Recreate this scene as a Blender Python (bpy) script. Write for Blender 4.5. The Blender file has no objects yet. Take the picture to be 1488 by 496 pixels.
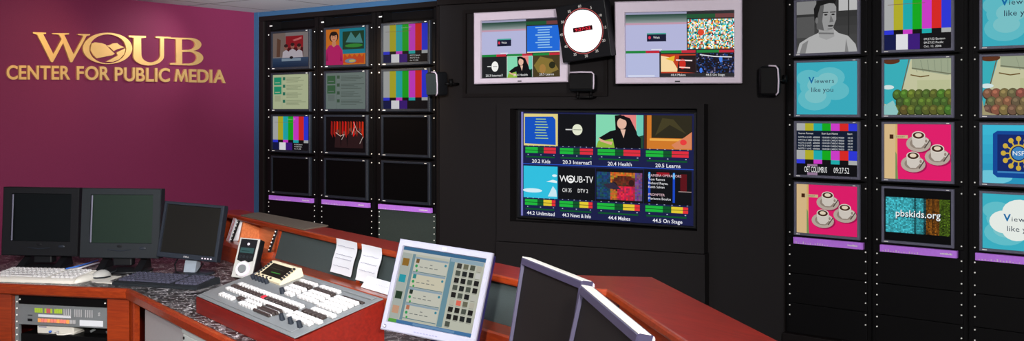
import bpy, bmesh, math, random
from mathutils import Matrix, Vector
R = math.radians
random.seed(7)
sc = bpy.context.scene
C = sc.collection

# ------------------------------------------------------------------ camera
F, HZ, CZ = 1430.0, 160.0, 1.6
cam_d = bpy.data.cameras.new('camera'); cam = bpy.data.objects.new('camera', cam_d); C.objects.link(cam)
cam.location = (0, 0, CZ); cam.rotation_euler = (R(90), 0, 0)
cam_d.sensor_width = 36; cam_d.lens = F/1488*36; cam_d.shift_y = -(248-HZ)/1488
cam_d.clip_start = .05
sc.camera = cam

def G(px, py, z):                       # point of a horizontal plane
    Y = F*(CZ-z)/(py-HZ)
    return Vector(((px-744)/F*Y, Y, z))

class Wall:                             # vertical plane: origin, direction d to the right, theta
    def __init__(s, ox, oy, th):
        s.o = Vector((ox, oy)); s.th = R(th)
        s.d = Vector((math.cos(s.th), -math.sin(s.th))); s.n = Vector((math.sin(s.th), math.cos(s.th)))
    def s_at(s, px):
        u = (px-744)/F
        return (u*s.o.y-s.o.x)/(s.d.x-u*s.d.y)
    def sz(s, px, py):
        t = s.s_at(px); Y = s.o.y+t*s.d.y
        return t, CZ-(py-HZ)*Y/F
    def w(s, t, z, into=0.0):
        p = s.o+s.d*t+s.n*into
        return Vector((p.x, p.y, z))
    def shifted(s, into):
        p = s.o+s.n*into
        return Wall(p.x, p.y, math.degrees(s.th))
    @property
    def rz(s): return -s.th

u391 = (391-744)/F
WL = Wall(u391*7.15, 7.15, 37.2)
p = WL.w(WL.s_at(638), 0); WC = Wall(p.x, p.y, 25.2)
p = WC.w(WC.s_at(1139), 0); WR = Wall(p.x, p.y, 40.0)
p = WL.w(WL.s_at(370), 0); WP = Wall(p.x, p.y, -55.0)     # purple wall, s runs negative to the left
CORNER = p
ZC = 2.318                                                # ceiling

# ------------------------------------------------------------------ materials
def lin(c):
    c = c/255.0
    return c/12.92 if c <= .04045 else ((c+.055)/1.055)**2.4
def S(r, g, b, a=1.0): return (lin(r), lin(g), lin(b), a)

def mat(name, col, rough=.5, metal=0.0, noise=0.0, scale=40, bump=0.0, coat=0.0, spec=.5):
    m = bpy.data.materials.new(name); m.use_nodes = True
    nt = m.node_tree; b = nt.nodes['Principled BSDF']
    b.inputs['Base Color'].default_value = col; b.inputs['Roughness'].default_value = rough
    b.inputs['Metallic'].default_value = metal; b.inputs['Coat Weight'].default_value = coat
    b.inputs['Specular IOR Level'].default_value = spec
    tc = nt.nodes.new('ShaderNodeTexCoord'); n = nt.nodes.new('ShaderNodeTexNoise')
    n.inputs['Scale'].default_value = scale; n.inputs['Detail'].default_value = 4
    nt.links.new(tc.outputs['Object'], n.inputs['Vector'])
    if noise:
        mx = nt.nodes.new('ShaderNodeMix'); mx.data_type = 'RGBA'
        mx.inputs[6].default_value = tuple(c*(1-noise) for c in col[:3])+(1,)
        mx.inputs[7].default_value = tuple(min(1, c*(1+noise)) for c in col[:3])+(1,)
        nt.links.new(n.outputs['Fac'], mx.inputs[0]); nt.links.new(mx.outputs[2], b.inputs['Base Color'])
    if bump:
        bp = nt.nodes.new('ShaderNodeBump'); bp.inputs['Strength'].default_value = bump; bp.inputs['Distance'].default_value = .002
        nt.links.new(n.outputs['Fac'], bp.inputs['Height']); nt.links.new(bp.outputs['Normal'], b.inputs['Normal'])
    return m

def wood(name, c1, c2, rough=.3, coat=.4):
    m = bpy.data.materials.new(name); m.use_nodes = True
    nt = m.node_tree; b = nt.nodes['Principled BSDF']
    tc = nt.nodes.new('ShaderNodeTexCoord'); mp = nt.nodes.new('ShaderNodeMapping')
    mp.inputs['Scale'].default_value = (2.5, 30, 30)
    n = nt.nodes.new('ShaderNodeTexNoise'); n.inputs['Scale'].default_value = 3; n.inputs['Detail'].default_value = 6; n.inputs['Distortion'].default_value = .6
    cr = nt.nodes.new('ShaderNodeValToRGB'); cr.color_ramp.elements[0].color = c1; cr.color_ramp.elements[1].color = c2
    cr.color_ramp.elements[0].position = .3; cr.color_ramp.elements[1].position = .72
    nt.links.new(tc.outputs['Object'], mp.inputs[0]); nt.links.new(mp.outputs[0], n.inputs['Vector'])
    nt.links.new(n.outputs['Fac'], cr.inputs[0]); nt.links.new(cr.outputs[0], b.inputs['Base Color'])
    b.inputs['Roughness'].default_value = rough; b.inputs['Coat Weight'].default_value = coat; b.inputs['Coat Roughness'].default_value = .2
    return m

def laminate():
    m = bpy.data.materials.new('scribble laminate'); m.use_nodes = True
    nt = m.node_tree; b = nt.nodes['Principled BSDF']; b.inputs['Roughness'].default_value = .35
    tc = nt.nodes.new('ShaderNodeTexCoord'); prev = None
    for sc_, wd in ((15, .013), (24, .013)):
        n = nt.nodes.new('ShaderNodeTexNoise'); n.inputs['Scale'].default_value = sc_; n.inputs['Detail'].default_value = 1.5; n.inputs['Distortion'].default_value = .8
        a = nt.nodes.new('ShaderNodeMath'); a.operation = 'SUBTRACT'; a.inputs[1].default_value = .5
        ab = nt.nodes.new('ShaderNodeMath'); ab.operation = 'ABSOLUTE'
        lt = nt.nodes.new('ShaderNodeMath'); lt.operation = 'LESS_THAN'; lt.inputs[1].default_value = wd
        nt.links.new(tc.outputs['Object'], n.inputs['Vector']); nt.links.new(n.outputs['Fac'], a.inputs[0])
        nt.links.new(a.outputs[0], ab.inputs[0]); nt.links.new(ab.outputs[0], lt.inputs[0])
        if prev is None: prev = lt
        else:
            mxm = nt.nodes.new('ShaderNodeMath'); mxm.operation = 'MAXIMUM'
            nt.links.new(prev.outputs[0], mxm.inputs[0]); nt.links.new(lt.outputs[0], mxm.inputs[1]); prev = mxm
    n = nt.nodes.new('ShaderNodeTexNoise'); n.inputs['Scale'].default_value = 17; gt = nt.nodes.new('ShaderNodeMath'); gt.operation = 'GREATER_THAN'; gt.inputs[1].default_value = .36
    mu = nt.nodes.new('ShaderNodeMath'); mu.operation = 'MULTIPLY'
    nt.links.new(tc.outputs['Object'], n.inputs['Vector']); nt.links.new(n.outputs['Fac'], gt.inputs[0]); nt.links.new(gt.outputs[0], mu.inputs[0]); nt.links.new(prev.outputs[0], mu.inputs[1]); prev = mu
    mx = nt.nodes.new('ShaderNodeMix'); mx.data_type = 'RGBA'
    mx.inputs[6].default_value = S(36, 33, 34); mx.inputs[7].default_value = S(205, 200, 202)
    nt.links.new(prev.outputs[0], mx.inputs[0]); nt.links.new(mx.outputs[2], b.inputs['Base Color'])
    return m

def tiles_mat():
    m = bpy.data.materials.new('ceiling tile'); m.use_nodes = True
    nt = m.node_tree; b = nt.nodes['Principled BSDF']; b.inputs['Roughness'].default_value = .9
    tc = nt.nodes.new('ShaderNodeTexCoord'); br = nt.nodes.new('ShaderNodeTexBrick')
    br.offset = 0; br.inputs['Scale'].default_value = 1
    br.inputs['Brick Width'].default_value = .61; br.inputs['Row Height'].default_value = .61; br.inputs['Mortar Size'].default_value = .009
    br.inputs['Color1'].default_value = S(205, 208, 214); br.inputs['Color2'].default_value = S(198, 202, 208); br.inputs['Mortar'].default_value = S(120, 122, 128)
    mp = nt.nodes.new('ShaderNodeMapping'); mp.inputs['Rotation'].default_value = (0, 0, R(35))
    nt.links.new(tc.outputs['Object'], mp.inputs[0]); nt.links.new(mp.outputs[0], br.inputs['Vector']); nt.links.new(br.outputs['Color'], b.inputs['Base Color'])
    return m

def screen_mat():
    m = bpy.data.materials.new('lit screen'); m.use_nodes = True
    nt = m.node_tree; b = nt.nodes['Principled BSDF']
    b.inputs['Base Color'].default_value = (.002, .002, .002, 1); b.inputs['Roughness'].default_value = .35; b.inputs['Specular IOR Level'].default_value = .06
    at = nt.nodes.new('ShaderNodeAttribute'); at.attribute_name = 'picture'
    nt.links.new(at.outputs['Color'], b.inputs['Emission Color']); b.inputs['Emission Strength'].default_value = 1
    return m

M = dict(
    purple=mat('purple wall paint', S(108, 19, 63), .75, noise=.25, scale=220, bump=.15),
    blue=mat('blue wall paint', S(38, 78, 114), .7, noise=.06, scale=60),
    clad=mat('black cladding', S(22, 18, 18), .6, noise=.15, scale=150, bump=.05, spec=.12),
    clad2=mat('charcoal cladding', S(26, 23, 24), .65, noise=.12, scale=200, bump=.05, spec=.15),
    rackblk=mat('black rack steel', S(12, 11, 12), .5, noise=.1, scale=80, spec=.12),
    vent=mat('speckled grille', S(48, 58, 54), .8, noise=.7, scale=420, bump=.5),
    screw=mat('bright screw', S(250, 248, 242), .35, 0, noise=.05),
    bez_l=mat('dark monitor bezel', S(36, 41, 50), .45, noise=.08, spec=.25),
    bez_r=mat('grey monitor bezel', S(98, 98, 116), .4, noise=.08),
    strip=mat('violet strip', S(200, 126, 250), .45, noise=.12, scale=90),
    white=mat('white plastic', S(228, 226, 222), .4, noise=.03),
    silver=mat('silver tv frame', S(222, 208, 224), .4, 0, noise=.04),
    black=mat('black plastic', S(22, 23, 26), .45, noise=.1, spec=.25),
    offblk=mat('charcoal plastic', S(34, 38, 42), .45, noise=.08, spec=.25),
    deadscr=mat('unlit screen', S(10, 14, 16), .35, noise=.15, scale=8, spec=.2),
    deadgreen=mat('unlit greenish screen', S(20, 37, 28), .35, noise=.15, scale=50),
    deadbrown=mat('unlit brownish screen', S(17, 15, 11), .35, noise=.25, scale=5),
    gold=mat('brushed gold', S(244, 200, 130), .5, .7, noise=.08, scale=20),
    wood=wood('cherry wood', S(126, 40, 13), S(160, 60, 20)),
    wood_d=wood('dark cherry wood', S(124, 24, 11), S(150, 33, 14), .4, .12),
    wood_t=wood('mahogany wood', S(100, 17, 8), S(126, 25, 11), .4, .08),
    wood_l=wood('brightened wood', S(196, 104, 58), S(222, 132, 80), .4, .2),  # paler than the cherry: the lit cubby interior is put into this colour
    lam=laminate(), tile=tiles_mat(), scr=screen_mat(),
    fabric=mat('dark green grey fabric', S(50, 60, 60), .95, noise=.25, scale=300, bump=.3),
    mat_=mat('taupe felt', S(92, 80, 68), .95, noise=.2, scale=300, bump=.3),
    paper=mat('white paper', S(214, 216, 222), .7, noise=.02),
    ink=mat('grey ink', S(120, 120, 150), .8),
    pink=mat('pink paper', S(205, 90, 90), .7, noise=.05),
    grey=mat('grey metal panel', S(118, 122, 124), .45, .1, noise=.06),
    lgrey=mat('light grey laminate', S(178, 176, 178), .5, noise=.05),
    wgreen=mat('pale cabinet', S(205, 212, 210), .45, noise=.04),
    key_w=mat('white key cap', S(205, 203, 203), .4, noise=.02),
    key_k=mat('black key cap', S(54, 46, 44), .4, noise=.05),
    key_r=mat('red key cap', S(200, 30, 50), .4, noise=.05),
    key_d=mat('slate key cap', S(66, 66, 82), .45, noise=.08),
    beige=mat('beige plastic', S(216, 202, 170), .45, noise=.04),
    cream=mat('cream plastic', S(226, 222, 212), .45, noise=.04),
    floor=mat('dark carpet', S(40, 38, 40), .95, noise=.3, scale=200),
    cable_b=mat('blue cable', S(60, 110, 200), .4), cable_w=mat('white cable', S(225, 225, 235), .4),
    frame2=mat('violet grey plastic', S(58, 54, 78), .4, noise=.05),
    hpw=mat('lavender white plastic', S(146, 146, 162), .4, noise=.03),
    matscr=mat('unlit matt screen', S(18, 15, 14), .6, noise=.3, scale=6, spec=.15),
    alu=mat('brushed aluminium', S(150, 160, 172), .4, .2, noise=.05),
    mouse=mat('grey mouse shell', S(176, 176, 172), .4, noise=.03),
    navy=mat('navy plastic', S(40, 38, 96), .35, noise=.06),
    amber=mat('lit amber button', S(250, 170, 90), .4), salmon=mat('salmon button', S(246, 140, 120), .4),
    lime=mat('lime label', S(170, 200, 60), .5),
    dial=mat('white clock dial', S(250, 246, 250), .5),
)
bd = M['dial'].node_tree.nodes['Principled BSDF']   # emission on the dial
bd.inputs['Emission Color'].default_value = (1, .97, 1, 1); bd.inputs['Emission Strength'].default_value = .7

# ------------------------------------------------------------------ mesh builder
I4 = Matrix.Identity(4)
class MB:
    def __init__(s): s.bm = bmesh.new(); s.mi = 0
    def _add(s, verts, faces, X=None):
        vs = [s.bm.verts.new(X @ Vector(v) if X is not None else v) for v in verts]
        for f in faces:
            try:
                fc = s.bm.faces.new([vs[i] for i in f]); fc.material_index = s.mi
            except ValueError: pass
        return s
    def box(s, x0, x1, y0, y1, z0, z1, bev=0.0, X=None, seg=2):
        t = bmesh.new()
        bmesh.ops.create_cube(t, size=1, matrix=Matrix.Translation(((x0+x1)/2, (y0+y1)/2, (z0+z1)/2)) @ Matrix.Diagonal((x1-x0, y1-y0, z1-z0, 1)))
        if bev: bmesh.ops.bevel(t, geom=t.edges[:], offset=bev, segments=seg, profile=.5, affect='EDGES')
        t.verts.index_update()
        s._add([v.co.copy() for v in t.verts], [[v.index for v in f.verts] for f in t.faces], X); t.free()
        return s
    def prism(s, poly, z0, z1, X=None):        # poly in x,y extruded along z
        n = len(poly)
        v = [(a, b, z0) for a, b in poly]+[(a, b, z1) for a, b in poly]
        f = [list(range(n))[::-1], list(range(n, 2*n))]+[[i, (i+1) % n, n+(i+1) % n, n+i] for i in range(n)]
        return s._add(v, f, X)
    def prof(s, poly, x0, x1, X=None):         # poly in y,z extruded along x
        n = len(poly)
        v = [(x0, a, b) for a, b in poly]+[(x1, a, b) for a, b in poly]
        f = [list(range(n)), list(range(n, 2*n))[::-1]]+[[i, n+i, n+(i+1) % n, (i+1) % n] for i in range(n)]
        return s._add(v, f, X)
    def cyl(s, p0, p1, r, n=16, r2=None, X=None):
        p0, p1 = Vector(p0), Vector(p1); ax = (p1-p0).normalized(); r2 = r if r2 is None else r2
        a = ax.orthogonal().normalized(); b = ax.cross(a); v = []
        for P, rr in ((p0, r), (p1, r2)):
            for i in range(n):
                t = 2*math.pi*i/n; v.append(P+a*rr*math.cos(t)+b*rr*math.sin(t))
        f = [list(range(n))[::-1], list(range(n, 2*n))]+[[i, (i+1) % n, n+(i+1) % n, n+i] for i in range(n)]
        return s._add(v, f, X)
    def ell(s, c, r, X=None, nu=20, nv=12, zmin=-1.0):
        v, f = [], []
        for j in range(nv+1):
            ph = -math.pi/2+math.pi*j/nv
            for i in range(nu):
                t = 2*math.pi*i/nu
                v.append((c[0]+r[0]*math.cos(ph)*math.cos(t), c[1]+r[1]*math.cos(ph)*math.sin(t), c[2]+r[2]*max(zmin, math.sin(ph))))
        for j in range(nv):
            for i in range(nu): f.append([j*nu+i, j*nu+(i+1) % nu, (j+1)*nu+(i+1) % nu, (j+1)*nu+i])
        return s._add(v, f, X)
    def tube(s, pts, r, n=8, X=None):
        pts = [Vector(q) for q in pts]; v, f = [], []
        for k, q in enumerate(pts):
            t = (pts[min(k+1, len(pts)-1)]-pts[max(k-1, 0)]).normalized()
            a = t.cross(Vector((0.13, .21, 1))).normalized(); b = t.cross(a)
            for i in range(n):
                w = 2*math.pi*i/n; v.append(q+a*r*math.cos(w)+b*r*math.sin(w))
        for k in range(len(pts)-1):
            for i in range(n): f.append([k*n+i, k*n+(i+1) % n, (k+1)*n+(i+1) % n, (k+1)*n+i])
        f += [list(range(n)), list(range((len(pts)-1)*n, len(pts)*n))]
        return s._add(v, f, X)
    def frame(s, W, H, l, r, t, b, y0, y1, X=None, zc=0, inset=.004):   # bezel ring centred on origin, in x,z; y0 front
        o = [(-W/2, -H/2+zc), (W/2, -H/2+zc), (W/2, H/2+zc), (-W/2, H/2+zc)]
        i = [(-W/2+l, -H/2+b+zc), (W/2-r, -H/2+b+zc), (W/2-r, H/2-t+zc), (-W/2+l, H/2-t+zc)]
        e = [(x+(inset if x < 0 else -inset), z+(inset if z < zc else -inset)) for x, z in o]
        ie = [(x+(-inset if x < 0 else inset)*.5, z+(-inset if z < zc else inset)*.5) for x, z in i]
        v = [(x, y1, z) for x, z in o]+[(x, y0+inset, z) for x, z in o]+[(x, y0, z) for x, z in e]+[(x, y0, z) for x, z in ie]+[(x, y0+inset*2.5, z) for x, z in i]+[(x, y1, z) for x, z in i]
        f = []
        for L in range(5):
            for k in range(4): f.append([L*4+k, L*4+(k+1) % 4, (L+1)*4+(k+1) % 4, (L+1)*4+k])
        for k in range(4): f.append([20+k, 20+(k+1) % 4, (k+1) % 4, k])
        return s._add(v, f, X)
    def mesh(s, vf, X=None): return s._add(vf[0], vf[1], X)
    def build(s, name, mats, parent=None, loc=None, smooth=False):
        bmesh.ops.recalc_face_normals(s.bm, faces=s.bm.faces[:])
        me = bpy.data.meshes.new(name); s.bm.to_mesh(me); s.bm.free()
        for m in (mats if isinstance(mats, list) else [mats]): me.materials.append(m)
        if smooth:
            for q in me.polygons: q.use_smooth = True
        o = bpy.data.objects.new(name, me); C.objects.link(o)
        if parent: o.parent = parent
        if loc is not None: o.location = loc
        return o
def tag(o, label, cat, group=None):
    o['label'] = label; o['category'] = cat
    if group: o['group'] = group
    return o
def thing(name, label, cat, loc=(0, 0, 0), rz=0, group=None):
    o = bpy.data.objects.new(name, None); o.empty_display_size = .05; C.objects.link(o)
    o.location = loc; o.rotation_euler = (0, 0, rz)
    return tag(o, label, cat, group)
def struct(o): o['kind'] = 'structure'; return o
def same(name, me, parent, loc=(0, 0, 0), rot=None):
    o = bpy.data.objects.new(name, me); C.objects.link(o); o.parent = parent; o.location = loc
    if rot: o.rotation_euler = rot
    return o

# ------------------------------------------------------------------ 2D outlines and lettering
def fill2d(loops, ext=0.0):
    cu = bpy.data.curves.new('outline', 'CURVE'); cu.dimensions = '2D'; cu.fill_mode = 'BOTH' if ext else 'FRONT'; cu.extrude = ext
    for L in loops:
        sp = cu.splines.new('POLY'); sp.points.add(len(L)-1); sp.use_cyclic_u = True
        for q, (a, b) in zip(sp.points, L): q.co = (a, b, 0, 1)
    return _take(cu)
def _take(cu):
    o = bpy.data.objects.new('outline', cu); C.objects.link(o)
    dg = bpy.context.evaluated_depsgraph_get(); me = o.evaluated_get(dg).to_mesh()
    r = ([v.co.copy() for v in me.vertices], [list(q.vertices) for q in me.polygons])
    o.evaluated_get(dg).to_mesh_clear(); bpy.data.objects.remove(o); bpy.data.curves.remove(cu)
    return r
_tc = {}
def textmesh(body, off=0.0, ext=0.0, res=3, space=1.0):
    k = (body, off, ext, res, space)
    if k not in _tc:
        cu = bpy.data.curves.new('lettering', 'FONT'); cu.body = body; cu.size = 1; cu.offset = off; cu.extrude = ext; cu.resolution_u = res; cu.space_character = space
        v, f = _take(cu)
        xs = [q.x for q in v] or [0, 1]; ys = [q.y for q in v] or [0, 1]
        _tc[k] = (v, f, min(xs), max(xs), min(ys), max(ys))
    return _tc[k]

# ------------------------------------------------------------------ screen pictures: flat coloured shapes in thin layers
class Pic:
    def __init__(s, W, H, dim=1.0, step=.00006):
        s.W, s.H, s.dim, s.step = W, H, dim, step; s.v, s.f, s.c = [], [], []; s.k = 0
    def _p(s, pts, col, faces=None, same=False):
        if not same: s.k += 1
        b = len(s.v); y = -s.step*s.k
        for a, q in pts: s.v.append((min(max(a, 0), 1)*s.W-s.W/2, y, min(max(q, 0), 1)*s.H-s.H/2))
        for fc in (faces or [list(range(len(pts)))]):
            s.f.append([b+i for i in fc]); s.c.append(tuple(lin(x)*s.dim for x in col))
        return s
    def rect(s, x0, y0, x1, y1, col, same=False): return s._p([(x0, y0), (x1, y0), (x1, y1), (x0, y1)], col, same=same)
    def poly(s, pts, col): return s._p(pts, col)
    def ell(s, cx, cy, rx, ry, col, n=20, same=False, a0=0, a1=360):
        return s._p([(cx+rx*math.cos(R(a0+(a1-a0)*i/n)), cy+ry*math.sin(R(a0+(a1-a0)*i/n))) for i in range(n+(0 if a1-a0 == 360 else 1))], col, same=same)
    def line(s, pts, w, col):
        for (a, b), (c, d) in zip(pts, pts[1:]):
            dx, dy = (c-a)*s.W, (d-b)*s.H; L = math.hypot(dx, dy) or 1; nx, ny = -dy/L*w/2*s.H/s.W, dx/L*w/2
            s._p([(a+nx, b+ny), (c+nx, d+ny), (c-nx, d-ny), (a-nx, b-ny)], col, same=True)
        s.k += 1; return s
    def grad(s, x0, y0, x1, y1, c0, c1, n=10):
        for i in range(n):
            t = i/(n-1); s.rect(x0, y0+(y1-y0)*i/n, x1, y0+(y1-y0)*(i+1)/n, [a+(b-a)*t for a, b in zip(c0, c1)], same=i > 0)
        return s
    def cells(s, x0, y0, x1, y1, nx, ny, fn):
        for i in range(nx):
            for j in range(ny):
                c = fn(i/nx, j/ny)
                if c: s.rect(x0+(x1-x0)*i/nx, y0+(y1-y0)*j/ny, x0+(x1-x0)*(i+1)/nx, y0+(y1-y0)*(j+1)/ny, c, same=True)
        s.k += 1; return s
    def text(s, body, x, y, h, col, al='c', w=None, off=0.0, space=1.0):
        v, f, xa, xb, ya, yb = textmesh(body, off, 0.0, 2, space)
        k = h/.70; kx = k*s.H/s.W
        if w: kx = w/(xb-xa)
        x0 = x-xa*kx if al == 'l' else (x-(xa+xb)/2*kx if al == 'c' else x-xb*kx)
        return s._p([(x0+q.x*kx, y+q.y*k) for q in v], col, f)
    def build(s, parent, X=None, name='screen'):
        me = bpy.data.meshes.new(name)
        vs = [X @ Vector(q) if X is not None else Vector(q) for q in s.v]
        me.from_pydata(vs, [], s.f); me.materials.append(M['scr'])
        at = me.color_attributes.new('picture', 'FLOAT_COLOR', 'CORNER')
        buf = []
        for q, c in zip(me.polygons, s.c): buf += list(c+(1.0,))*q.loop_total
        at.data.foreach_set('color', buf)
        o = bpy.data.objects.new(name, me); C.objects.link(o); o.parent = parent
        return o

def p_off(c): c.rect(0, 0, 1, 1, (2, 2, 2))
BARS = [(170, 172, 172), (178, 172, 40), (30, 170, 172), (20, 168, 30), (205, 60, 200), (215, 40, 35), (45, 55, 215)]
def p_bars(lines=(), table=False, h1=.30, caption=True):
    def f(c):
        c.rect(0, 0, 1, 1, (16, 14, 18))
        for i, b in enumerate(BARS): c.rect(i/7, h1, (i+1)/7, 1, b, same=i > 0)
        mid = [BARS[6], (16, 14, 18), BARS[4], (16, 14, 18), BARS[2], (16, 14, 18), BARS[0]]
        for i, b in enumerate(mid): c.rect(i/7, h1-.08, (i+1)/7, h1, b, same=i > 0)
        for x0, x1, col in ((0, .18, (18, 24, 72)), (.18, .36, (225, 225, 230)), (.36, .54, (60, 26, 120))): c.rect(x0, 0, x1, h1-.08, col)
        if caption:
            c.text('Columbus OET', .52, .9, .04, (150, 200, 150)); c.rect(.05, .82, .62, .828, (120, 90, 70))
        for k, t in enumerate(lines): c.text(t, .6, .155-.065*k, .038, (225, 225, 225), 'l')
    return f
def p_table(c):
    c.rect(0, 0, 1, 1, (16, 14, 18))
    for i, b in enumerate(BARS): c.rect(i/7, .30, (i+1)/7, 1, b, same=i > 0)
    mid = [BARS[6], (16, 14, 18), BARS[4], (16, 14, 18), BARS[2], (16, 14, 18), BARS[0]]
    for i, b in enumerate(mid): c.rect(i/7, .22, (i+1)/7, .3, b, same=i > 0)
    c.rect(0, .0, 1, .22, (12, 12, 16)); c.rect(.18, .0, .35, .21, (150, 120, 150))
    c.rect(.18, .05, .35, .17, (12, 12, 16))
    c.rect(0, .48, 1, .86, (16, 26, 48))
    c.text('Source Format', .03, .79, .035, (230, 230, 230), 'l'); c.text('Start Len Name', .42, .79, .035, (230, 230, 230), 'l'); c.text('Start', .84, .79, .035, (230, 230, 230), 'l')
    for k, r in enumerate(('NOTE-A LIVE  600000', 'HPT10-2 1800 000000', 'NOTE-2 LIVE  600000', 'NOTE-2 EAST  660000', 'NOTE-1 LIVE  600000')):
        y = .715-.055*k
        c.text(r, .03, y, .032, (215, 220, 225), 'l', w=.36); c.text('10:00:00 CARDE 90000', .43, y, .032, (215, 220, 225), 'l', w=.36); c.text('10:30', .85, y, .032, (215, 220, 225), 'l')
    c.text('OET COLUMBUS', .13, .055, .11, (235, 235, 235), 'l', w=.38); c.text('09:27:52', .62, .055, .11, (235, 235, 235), 'l', w=.25)
def p_trio(c):
    c.rect(0, 0, 1, 1, (150, 140, 140)); c.rect(0, .3, .35, 1, (140, 120, 112)); c.poly([(.1, .3), (.2, .3), (.22, .8), (.12, .85)], (110, 76, 60))
    c.rect(.36, .55, .84, .9, (165, 30, 40)); c.rect(.36, .3, .84, .56, (90, 20, 28)); c.poly([(.55, .78), (.8, .86), (.8, .8), (.6, .74)], (225, 120, 120))
    for x, y in ((.37, .5), (.55, .53), (.73, .5)):
        c.poly([(x-.11, .18), (x-.09, y-.06), (x, y), (x+.09, y-.06), (x+.11, .18)], (215, 205, 215)); c.ell(x, y+.07, .05, .085, (170, 110, 95)); c.ell(x, y+.12, .055, .05, (60, 34, 34))
    c.grad(0, 0, 1, .27, (30, 52, 84), (60, 84, 116), 5); c.rect(.25, .17, .78, .25, (150, 170, 190)); c.ell(.52, .27, .05, .04, (30, 24, 30))
def p_web(pale, txt, g):
    def f(c):
        c.rect(0, 0, 1, 1, pale)
        for y0, y1 in ((.7, .93), (.43, .66)): c.rect(.03, y0, .24, y1, g)
        c.rect(.05, .22, .22, .4, [x*.92 for x in pale]); c.rect(.06, .48, .2, .5, pale); c.rect(.06, .76, .2, .78, pale)
        for k in range(4):
            y = .9-.22*k; c.rect(.28, y-.06, .35, y+.03, [x*.6+30 for x in g])
            for j in range(4): c.rect(.38, y-.04*j, .38+random.uniform(.3, .58), y-.04*j+.014, txt, same=j > 0)
        c.rect(.26, 0, .263, 1, txt)
    return f
def p_pinkwoman(c):
    c.rect(0, 0, 1, 1, (200, 110, 30)); c.rect(.34, .3, 1, 1, (20, 120, 140)); c.rect(.42, .42, .95, .92, (26, 60, 40))
    c.poly([(.5, .62), (.63, .9), (.74, .72), (.85, .86), (.92, .58)], (70, 130, 130)); c.ell(.7, .52, .22, .05, (50, 130, 50))
    for x in (.5, .62, .74, .86): c.poly([(x-.08, .05), (x-.03, .3), (x+.04, .2), (x+.1, .3), (x+.09, .02)], (190, 70, 30))
    c.ell(.62, .1, .14, .06, (110, 130, 150)); c.ell(.66, .1, .08, .035, (190, 170, 90))
    c.ell(.2, .79, .115, .15, (36, 22, 18)); c.poly([(-.02, 0), (.0, .42), (.08, .55), (.2, .58), (.33, .55), (.42, .4), (.44, .0)], (178, 28, 98))
    c.poly([(.15, .55), (.2, .5), (.26, .55), (.25, .66), (.16, .66)], (196, 132, 96)); c.ell(.205, .77, .082, .12, (206, 140, 104)); c.ell(.2, .88, .09, .06, (36, 22, 18))
    for x in (.17, .235): c.ell(x, .79, .014, .012, (30, 20, 20), 8)
    c.rect(.18, .705, .23, .718, (150, 60, 60)); c.poly([(.0, .12), (.03, .38), (.06, .12)], (140, 18, 76)); c.poly([(.36, .1), (.38, .38), (.41, .1)], (140, 18, 76))
def p_stage(c):
    c.rect(0, 0, 1, 1, (10, 6, 8))
    for k in range(12):
        x = .12+.07*k; c.poly([(x, .45+.1*random.random()), (x+.05, .4), (x+.05, .86), (x+.01, .88)], (150+40*(k % 3)-20*(k % 2), 24+8*(k % 4), 20))
    for x, y in ((.3, .45), (.46, .4), (.62, .5), (.74, .42), (.85, .5)):
        c.poly([(x-.08, .12), (x-.06, y), (x, y+.1), (x+.06, y), (x+.08, .12)], (44, 24, 26)); c.ell(x, y+.14, .03, .05, (120, 70, 60))
    for q in ([(.25, .55), (.37, .45), (.45, .5)], [(.4, .35), (.47, .5)], [(.7, .85), (.78, .62), (.9, .5)], [(.66, .5), (.72, .72)], [(.85, .25), (.93, .45)]): c.line(q, .018, (205, 190, 180))
def p_bwman(c):
    c.grad(0, 0, 1, 1, (70, 70, 70), (46, 46, 46), 6); c.rect(.0, .75, .5, 1, (130, 130, 130)); c.rect(.33, .75, .42, 1, (40, 40, 40)); c.rect(.7, .78, 1, 1, (185, 185, 185)); c.rect(.85, .3, .87, 1, (40, 40, 40)); c.rect(.0, .3, .3, .7, (84, 84, 84))
    c.poly([(0, 0), (.05, .2), (.2, .3), (.36, .38), (.45, .48), (.62, .44), (.7, .36), (.85, .3), (.97, .14), (1, 0)], (176, 176, 176))
    c.poly([(.38, .3), (.37, .48), (.62, .46), (.63, .3), (.5, .24)], (158, 158, 158)); c.poly([(.37, .36), (.62, .34), (.62, .37), (.37, .39)], (110, 110, 110))
    c.poly([(.34, .46), (.32, .8), (.4, .98), (.58, 1), (.66, .86), (.66, .62), (.6, .44), (.52, .4), (.42, .42)], (150, 150, 150))
    c.poly([(.34, .46), (.32, .8), (.4, .98), (.46, .9), (.43, .6), (.46, .42)], (92, 92, 92))
    c.poly([(.3, .62), (.29, .85), (.36, 1), (.66, 1), (.64, .92), (.55, .94), (.4, .9), (.36, .74), (.345, .6)], (24, 24, 24)); c.ell(.34, .62, .025, .06, (112, 112, 112))
    for x in (.49, .61): c.ell(x, .72, .03, .016, (20, 20, 20), 10); c.rect(x-.05, .755, x+.04, .775, (30, 30, 30))
    c.poly([(.57, .72), (.62, .58), (.55, .57)], (110, 110, 110)); c.ell(.57, .505, .05, .018, (50, 50, 50)); c.rect(.52, .44, .6, .455, (110, 110, 110))
    c.poly([(.05, .0), (.1, .18), (.2, .25), (.15, .0)], (130, 130, 130)); c.poly([(.8, 0), (.82, .25), (.86, .0)], (130, 130, 130))
def sky(c):
    c.rect(0, 0, 1, 1, (60, 180, 200))
    for x, y, r in ((.35, .55, .3), (.55, .7, .25), (.3, .3, .28), (.2, .7, .2), (.65, .45, .22)): c.ell(x, y, r, r*.8, (100, 196, 208))
    for x, y, r in ((.38, .56, .2), (.52, .66, .17), (.32, .36, .18)): c.ell(x, y, r, r*.8, (128, 204, 210))
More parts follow.
